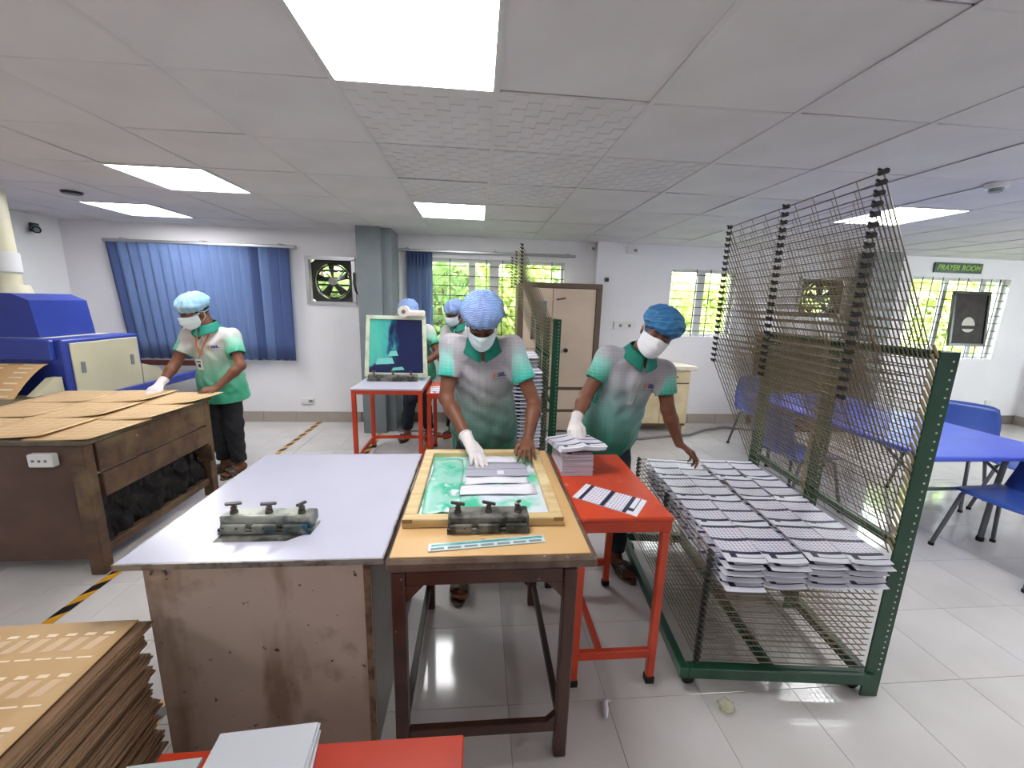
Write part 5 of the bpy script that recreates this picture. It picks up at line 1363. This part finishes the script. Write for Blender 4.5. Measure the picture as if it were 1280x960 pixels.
    def slv(V):
        r_ = np.zeros(len(V))
        for k in ('R','L'):
            sh, e = ends[k]; a = unit(e-sh); L_ = np.linalg.norm(e-sh); v = V-sh; s_ = v @ a; rad = np.linalg.norm(v-s_[:,None]*a, axis=1)
            lat = ((V-pel) @ rT)*(1 if k == 'R' else -1)
            r_ = np.where((rad < .105) & (s_ > -.01) & (lat > .155-.0*s_), np.maximum(r_, np.clip(s_/L_, .021, 1)), r_)
        return r_
    so = raw_obj('polo_shirt', Vs, Fs, shirt, t, {'grad': grad, 'sleeve': slv})
    tree = BVHTree.FromPolygons([tuple(v) for v in Vs], [tuple(f) for f in Fs.tolist()])
    # collar: a folded band with two points
    b = MB()
    def col(u, v):
        a = (u-.5)*2*PI*.97; cx, cy2 = math.sin(a), -math.cos(a)               # a=0 is the nape
        fr_ = abs(u-.5)*2; rr = .070+.034*v+.014*v*fr_; zz = .058-.060*v-.022*v*fr_**6-.026*fr_**2
        return nb+rT*cx*rr*1.0+fT*(cy2*rr*.98+.008)+uT*zz
    b.grid(col, 36, 4, .004, upv=tuple(uT)); b.build('collar', M_collar, t)
    # chest print: small orange flame, dark blue letters and a thin line of text, laid on the cloth
    if full:
        def lay(mb, name, m, cx, cz, sc_):
            out = []
            for p in mb.v:
                o_ = chest+(-rT)*(cx+p[0]*sc_)+uT*(cz+p[1]*sc_)+fT*.30
                hit = tree.ray_cast(Vector(o_), Vector(-fT), .4)
                out.append(tuple(np.array(hit[0])+fT*.0022) if hit[0] is not None else tuple(o_-fT*.16))
            mb.v = out; mb.build(name, m, so)
        tx = text_mb('SBL', .03, 0, 0, .0012); lay(tx, 'chest_letters', mat('dark blue print', (40,48,120), .6), .102, .045, 1.)
        fl = MB(); fl.add([(-.006,-.014,0),(.004,-.010,0),(.006,.004,0),(.0,.018,0),(-.004,.008,0),(-.008,.0,0)], [(0,1,2,3,4,5)]); lay(fl, 'chest_emblem', mat('orange print', (226,120,40), .6), .062, .045, 1.)
        ln_ = MB()
        for i in range(8): ln_.add([(.052+.009*i,.020,0),(.060+.009*i,.020,0),(.060+.009*i,.0222,0),(.052+.009*i,.0222,0)], [(0,1,2,3)])
        lay(ln_, 'chest_rule', mat('grey print', (90,92,110), .6), 0, 0, 1.)
    # button placket
    b = MB(); pv = []
    for i in range(9):
        z = .10-.022*i
        for x in (-.012,.012):
            o_ = chest+rT*x+uT*z+fT*.3; hit = tree.ray_cast(Vector(o_), Vector(-fT), .45); pv.append(tuple(np.array(hit[0])+fT*.002) if hit[0] is not None else tuple(o_-fT*.17))
    b.add(pv, [(2*i, 2*i+1, 2*i+3, 2*i+2) for i in range(8)], True); b.build('placket', mat('grey placket', (168,170,170), .7), so)
    # trousers
    if low:
        P = SDF(); P.ell(pel-uT*.04, (.160,.114,.11), RT, .05)
        for sgn, k in ((1,'R'),(-1,'L')):
            hip = pel+rT*sgn*.085-uT*.03; kn, an = V3(J['kn'+k]), V3(J['an'+k]); P.chain([hip, kn, an+(kn-an)*.08], [.082,.074,.060], .03)
        anz = {k: V3(J['an'+k])[2]+.02 for k in 'RL'}
        def pp(X, d):
            w = .005*np.sin(X[:,2]*55+3*np.sin(X[:,0]*25+seed)+2*np.sin(X[:,1]*30))*np.clip(1-X[:,2], .2, 1); d = d+w
            u = (X-pel) @ uT; d = np.maximum(d, u-.02)
            for k in 'RL':
                an = V3(J['an'+k]); near = np.linalg.norm((X-an)[:,:2], axis=1) < .13
                d = np.where(near, np.maximum(d, anz[k]-X[:,2]), d)
            return d
        Vp, Fp = P.mesh(h*1.25, pp); raw_obj('trousers', Vp, Fp, pants, t)
        for k in 'RL':
            an, toe = V3(J['an'+k]), V3(J['toe'+k]); fd = unit((toe-an)*V3(1,1,0)); sd_ = np.cross(fd, V3(0,0,1)); heel = an*V3(1,1,0)-fd*.055
            Ls = np.linalg.norm((toe-an)[:2])+.085; b = MB(); pts = []
            for i in range(24):
                a = 2*PI*i/24; lx = math.cos(a); ly = math.sin(a); wd = .040+.010*lx
                pts.append(heel+fd*(Ls*(.5+.5*lx))+sd_*(ly*wd))
            b.add([tuple(p+V3(0,0,z)) for z in (.001,.016) for p in pts], [tuple(range(24))[::-1], tuple(range(24,48))]+[(i,(i+1)%24,(i+1)%24+24,i+24) for i in range(24)], False)
            so_ = b.build('sandal', M_sandal, t)
            mp_ = heel+fd*(Ls*.66); b = MB(); b.grid(lambda u, v: tuple(mp_+fd*(.075*(v-.5))+sd_*(.052*math.cos(PI*u))+V3(0,0,.012+.066*math.sin(PI*u)**.7)), 14, 3, .004); b.build('strap', M_sandal, so_)
    # gloves
    for k in glove:
        G = SDF(); hp = J['hand'+k]; wr, el = V3(J['wr'+k]), V3(J['el'+k])
        hand(G, wr, hp[0], V3(hp[1]), V3(hp[2]), **(hp[3] if len(hp) > 3 else {}), infl=.0028)
        G.cap(wr+unit(el-wr)*.045, wr+unit(V3(hp[0]))*.02, .0335, .027, .01)
        Vg, Fg = G.mesh(min(h, .0055)); raw_obj('glove', Vg, Fg, M_glove, t)
        b = MB(); c0 = wr+unit(el-wr)*.050; a = unit(el-wr); x = unit(np.cross(a, V3(0,0,1))); y = np.cross(a, x)
        b.tube([c0+(x*math.cos(q_)+y*math.sin(q_))*.0335 for q_ in [2*PI*i/20 for i in range(20)]], .003, 6, closed=True); b.build('cuff_roll', M_glove, t)
    return t, tree, (pel, chest, nb, rT, fT, uT)

Zv = V3(0,0,1)
# ---- central man, bent over the screen
FM = dict(base=(.04,2.10,0), pelvis=(.045,2.36,.86), chest=(.03,2.26,1.17), neck=(.025,2.19,1.345), head=(.022,2.085,1.465), front=(0,-1,.0),
    shR=(-.135,2.205,1.325), shL=(.185,2.205,1.325), elR=(-.165,2.13,1.055), elL=(.315,2.13,1.03), wrR=(-.035,1.915,.880), wrL=(.262,1.945,.886),
    handR=(V3(.085,-.215,-.070), V3(.25,-.2,.95), V3(.93,.36,0), dict(curl=(.22,.22,.25,.3), spread=.07, thumb=.2)),
    handL=(V3(-.035,-.24,-.062), V3(-.05,-.3,.95), V3(-.98,.1,0), dict(curl=(.12,.14,.14,.18), spread=.13, thumb=.8)),
    knR=(-.06,2.30,.47), knL=(.15,2.34,.47), anR=(-.085,2.06,.085), anL=(.29,2.19,.085), toeR=(-.085,1.875,.03), toeL=(.315,2.02,.03), sleeve=.60, hem=-.29)
person('central man in grey-green polo, blue cap and mask, bent over the printing screen', FM, (V3(-.02,-.80,-.60), V3(0,-.5,.85)), M_sh1, M_cap1, M_mask, M_skin, M_navyp, h=.0056, seed=1)
# ---- leaning man at the orange table
RM = dict(base=(.85,2.25,0), pelvis=(.80,2.34,.83), chest=(.865,2.25,1.13), neck=(.905,2.20,1.30), head=(.965,2.12,1.425), front=(.10,-.99,0),
    shR=(.735,2.215,1.275), shL=(1.06,2.205,1.20), elR=(.61,2.175,1.06), elL=(1.095,2.165,.985), wrR=(.525,2.05,.945), wrL=(1.16,2.12,.80),
    handR=(V3(-.04,-.16,-.055), V3(-.25,-.1,.95), V3(.98,.1,.2), dict(curl=(.35,.35,.4,.45), spread=.05, thumb=.1)),
    handL=(V3(.13,-.05,-.09), V3(.5,.1,.75), V3(-.3,-.95,0), dict(curl=(.6,.6,.65,.7), spread=.04, thumb=.3)),
    knR=(.74,2.30,.47), knL=(.88,2.26,.47), anR=(.66,2.36,.085), anL=(.86,2.17,.085), toeR=(.64,2.19,.03), toeL=(.905,2.00,.03), sleeve=.58, hem=-.17)
person('man leaning aside over the orange table, deep blue cap, lifting cards with a gloved hand', RM, (V3(-.26,-.93,-.22), V3(.40,-.2,.9)), M_sh2, M_cap2, M_maskw, M_skin, M_navyp, h=.0056, seed=2, capk=(1.04,1.02,1.0))
# ---- man at the blinds
LMJ = dict(base=(-2.17,3.6,0), pelvis=(-2.20,3.62,.84), chest=(-2.20,3.58,1.12), neck=(-2.21,3.55,1.295), head=(-2.27,3.50,1.425), front=(-.25,-.95,0),
    shR=(-2.36,3.56,1.235), shL=(-2.04,3.55,1.225), elR=(-2.44,3.45,1.0), elL=(-1.93,3.44,1.0), wrR=(-2.46,3.30,.865), wrL=(-2.04,3.29,.845),
    handR=(V3(-.02,-.13,-.045), V3(-.1,-.3,.95), V3(.95,-.1,.1), dict(curl=(.4,.4,.45,.5), spread=.05, thumb=.3)),
    handL=(V3(-.09,-.06,-.015), V3(.3,-.2,.9), V3(-.3,-.95,0), dict(curl=(.7,.75,.8,.8), spread=.02, thumb=.2)),
    knR=(-2.27,3.60,.45), knL=(-2.13,3.60,.45), anR=(-2.28,3.68,.085), anL=(-2.13,3.62,.085), toeR=(-2.33,3.52,.03), toeL=(-2.17,3.45,.03), sleeve=.62, hem=-.16)
lm, tree, fr_ = person('man with an orange lanyard and pale cap standing before the blue blinds', LMJ, (V3(-.50,-.78,-.38), V3(-.1,-.3,.95)), M_sh3, M_cap3, M_mask, M_skin, M_pants, h=.0066, seed=3, capk=(1.02,1.02,.98))
pel, chest, nb, rT, fT, uT = fr_
def onshirt(x, z, off=.004):
    o_ = chest+rT*x+uT*z+fT*.3; hit = tree.ray_cast(Vector(o_), Vector(-fT), .45); return (np.array(hit[0]) if hit[0] is not None else o_-fT*.17)+fT*off
for sx in (1, -1):
    P = [onshirt(sx*.062,.165), onshirt(sx*.052,.12), onshirt(sx*.030+.01,.05), onshirt(.012,-.025)]
    b = MB(); w_ = rT*.007
    b.add([tuple(p+w_*q) for p in P for q in (-1,1)], [(2*i,2*i+1,2*i+3,2*i+2) for i in range(3)]); b.build('lanyard', mat('orange ribbon', (214,110,44), .6), lm)
c = onshirt(.03,-.10,.008); b = MB(); Mx = Matrix((Vector(-rT), Vector(-fT), Vector(uT))).transposed().to_4x4(); Mx.translation = Vector(c)
b.cbox(-.027,.027,-.002,.002,-.045,.045,.001,Mx); bd = b.build('badge', M_white, lm)
b = MB(); b.bb(-.012,.012,-.0035,-.002,-.025,.005,Mx); b.bb(-.018,.018,-.0035,-.002,.018,.030,Mx); b.build('badge_print', mat('dark print', (60,64,80), .5), bd)
b = MB(); p0, p1 = onshirt(.012,-.025,.006), c+uT*.046; b.tube([tuple(p0), tuple(p1)], .003, 5); b.build('clip', M_steelg, lm)
# ---- two men at the back
B1 = dict(base=(-.70,4.55,0), pelvis=(-.68,4.62,.86), chest=(-.70,4.56,1.14), neck=(-.71,4.52,1.30), head=(-.735,4.44,1.42), front=(-.1,-1,0),
    shR=(-.88,4.53,1.24), shL=(-.54,4.53,1.24), elR=(-.93,4.45,.99), elL=(-.43,4.45,1.0), wrR=(-.86,4.26,.88), wrL=(-.56,4.28,.92),
    handR=(V3(.02,-.1,-.02), V3(0,-.2,.95), V3(1,0,0)), handL=(V3(-.09,-.05,-.02), V3(0,-.3,.95), V3(-.3,-.9,0)),
    knR=(-.76,4.56,.46), knL=(-.60,4.58,.46), anR=(-.80,4.56,.085), anL=(-.56,4.60,.085), toeR=(-.83,4.38,.03), toeL=(-.55,4.42,.03))
person('man with bowed head mostly hidden behind the upright navy screen', B1, (V3(-.15,-.75,-.65), V3(0,-.4,.9)), M_sh3, M_cap1, M_mask, M_skin, M_navyp, h=.0085, seed=4, glove=(), full=False)
B2 = dict(base=(-.22,4.6,0), pelvis=(-.20,4.68,.86), chest=(-.19,4.62,1.14), neck=(-.195,4.59,1.30), head=(-.255,4.53,1.435), front=(-.5,-.86,0),
    shR=(-.345,4.62,1.235), shL=(-.04,4.50,1.235), elR=(-.41,4.50,.99), elL=(.02,4.36,1.0), wrR=(-.36,4.28,.85), wrL=(-.10,4.22,.86),
    handR=(V3(.05,-.1,-.03), V3(0,-.2,.95), V3(1,0,0)), handL=(V3(-.09,-.07,-.02), V3(0,-.3,.95), V3(-.5,-.8,0)),
    knR=(-.28,4.64,.46), knL=(-.12,4.62,.46), anR=(-.30,4.68,.085), anL=(-.10,4.66,.085), toeR=(-.36,4.52,.03), toeL=(-.16,4.48,.03))
person('man in blue cap and mask looking down, seen past the central man’s shoulder', B2, (V3(-.70,-.62,-.35), V3(-.1,-.25,.95)), M_sh3, M_cap1, M_mask, M_skin, M_navyp, h=.0085, seed=5, glove=(), full=False)
# ================================================================ outside the windows
M_ground = mat('garden ground', (96,112,60), .9, var=(1.2, (70,88,44), .4, .7))
b = MB(); b.bb(-14, 20, WALLY+.3, 20, -.2, -.1); struct(b.build('garden_ground', M_ground))
def leafmat(name, c1, c2):
    M = mat(name, c1, .45, var=(2.2, c2, .38, .66)); 
    N = M.node_tree.nodes; L = M.node_tree.links; bs = N['Principled BSDF']; o = N['Material Output']
    tr = N.new('ShaderNodeBsdfTranslucent'); mx = N.new('ShaderNodeMixShader'); mx.inputs[0].default_value = .4
    for l in list(L):
        if l.to_socket == bs.inputs['Base Color']: L.new(l.from_socket, tr.inputs[0])
    L.new(bs.outputs[0], mx.inputs[1]); L.new(tr.outputs[0], mx.inputs[2]); L.new(mx.outputs[0], o.inputs['Surface']); return M
LM1 = leafmat('yellow green leaves', (206,212,142), (166,188,104)); LM2 = leafmat('mid green leaves', (160,178,118), (104,134,76)); LM3 = leafmat('pale green leaves', (200,212,164), (172,194,132))
M_bark = mat('bark', (110,96,80), .8, bump=(20, .5))
def foliage(n, size, lm, seed, blobs):
    r = np.random.RandomState(seed); cs = []; b = []
    for (c, rad) in blobs:
        k = int(n*rad**2/sum(q[1]**2 for q in blobs)); d = r.normal(size=(k,3)); d /= np.linalg.norm(d, axis=1)[:,None]
        cs.append(np.array(c)+d*rad*(.45+.55*r.rand(k,1)**.5))
    P = np.concatenate(cs); k = len(P)
    a = r.normal(size=(k,3)); a /= np.linalg.norm(a, axis=1)[:,None]; q = r.normal(size=(k,3)); c = np.cross(a, q); c /= np.linalg.norm(c, axis=1)[:,None]
    s = size*(.6+.8*r.rand(k,1)); tip = P+a*s; l = P+c*s*.32; rr = P-c*s*.32; root = P-a*s*.55
    V = np.stack([root, rr, tip, l], 1).reshape(-1,3); F = [(4*i, 4*i+1, 4*i+2, 4*i+3) for i in range(k)]
    me = bpy.data.meshes.new('foliage'); me.from_pydata(V.tolist(), [], F); me.materials.append(lm); return me
BL = [((0,0,2.2),1.0),((.7,.2,1.6),.8),((-.7,-.1,1.7),.8),((.1,.3,3.0),.8),((-.3,.2,1.0),.7),((.5,-.2,.8),.6)]
FOL = [foliage(3600, .17, LM1, 1, BL), foliage(2200, .15, LM2, 2, BL), foliage(3000, .20, LM3, 3, BL)]
tk = MB(); tk.tube([(0,0,0),(.05,.02,.8),(-.03,0,1.6),(.06,.05,2.4)], [.10,.085,.06,.03], 8)
for (x, y, z) in ((.6,.1,1.9),(-.6,0,1.9),(.2,.4,2.8)): tk.tube([(0,0,1.0),(x*.5,y*.5,1.0+(z-1)*.6),(x,y,z)], [.05,.035,.012], 6)
TRUNK = tk.mesh('trunk', M_bark)
SPOT = [(-4.4,7.6,0,1.0),(-2.6,7.2,1,1.0),(-1.5,7.9,2,.9),(-.6,6.6,1,.8),(.5,7.9,0,.9),(1.5,8.6,2,.9),(2.8,9.4,2,.8),(4.0,8.3,0,.66),(5.1,8.8,0,.70),(6.0,9.4,2,.75),(7.2,9.2,0,.75),(8.4,9.0,2,.8),(9.7,8.5,0,.85),(10.9,9.2,0,.9),(12.3,9.6,2,1.0),(-.2,11,2,1.1),(3.4,12,2,.8),(7.6,12,2,.9),(11.0,12.2,2,1.2)]
cnt_ = {}
TL_ = ['yellow-green leafy tree', 'dark branching leafy tree', 'pale green leafy tree']
for i, (x, y, k, s) in enumerate(SPOT):
    where = 'beyond the exhaust fan and blinds' if x < -1 else ('beyond the middle window' if x < 2 else ('beyond the window behind the leaning man' if x < 4.9 else 'beyond the prayer room window'))
    cnt_[where,k] = cnt_.get((where,k),0)+1
    t = thing('garden_tree', '%s%s outside, %s' % (['','second ','third ','fourth ','fifth ','sixth '][cnt_[where,k]-1], TL_[k], where), 'tree', (x, y, -.1), i*1.3, 'trees outside, %s, %s' % (where, TL_[k])); t.scale = (s, s, s*1.0)
    link('trunk', TRUNK, t); o = link('foliage', FOL[k], t); o['kind'] = 'stuff'
# broad-leaved plants near the right-hand windows
def plant(x, y, h, lab, seed):
    t = thing('leafy_plant', lab, 'plant', (x, y, -.1), 0, 'broad-leaved plants outside the right windows'); r = random.Random(seed)
    b = MB(); b.cyl((x,y,-.1),(x,y,h*.6),.03,.02,8); b.build('stem', M_bark, t)
    for k in range(9):
        a = 2*PI*k/9+r.uniform(-.2,.2); L = h*.5*r.uniform(.8,1.1); z0 = h*(.35+.03*k)
        def fn(u, v):
            d = L*v; wd = .10*math.sin(PI*min(1, v*.96+.04))**.7; q = (u-.5)*2; zz = z0+L*.9*v-L*.75*v*v+.02*abs(q)
            return (x+math.cos(a)*d-math.sin(a)*q*wd, y+math.sin(a)*d+math.cos(a)*q*wd, zz)
        b = MB(); b.grid(fn, 2, 8); b.build('leaf', LM1, t)
for i, (x, y, h) in enumerate(((2.95,6.4,1.7),(4.35,6.7,1.8),(6.2,6.6,1.7),(7.2,6.7,1.8))): plant(x, y, h, 'broad-leaved yellow-green plant outside, %s' % ['left pane of the window behind the leaning man','right pane of the window behind the leaning man','left of the framed picture','right of the framed picture'][i], i)
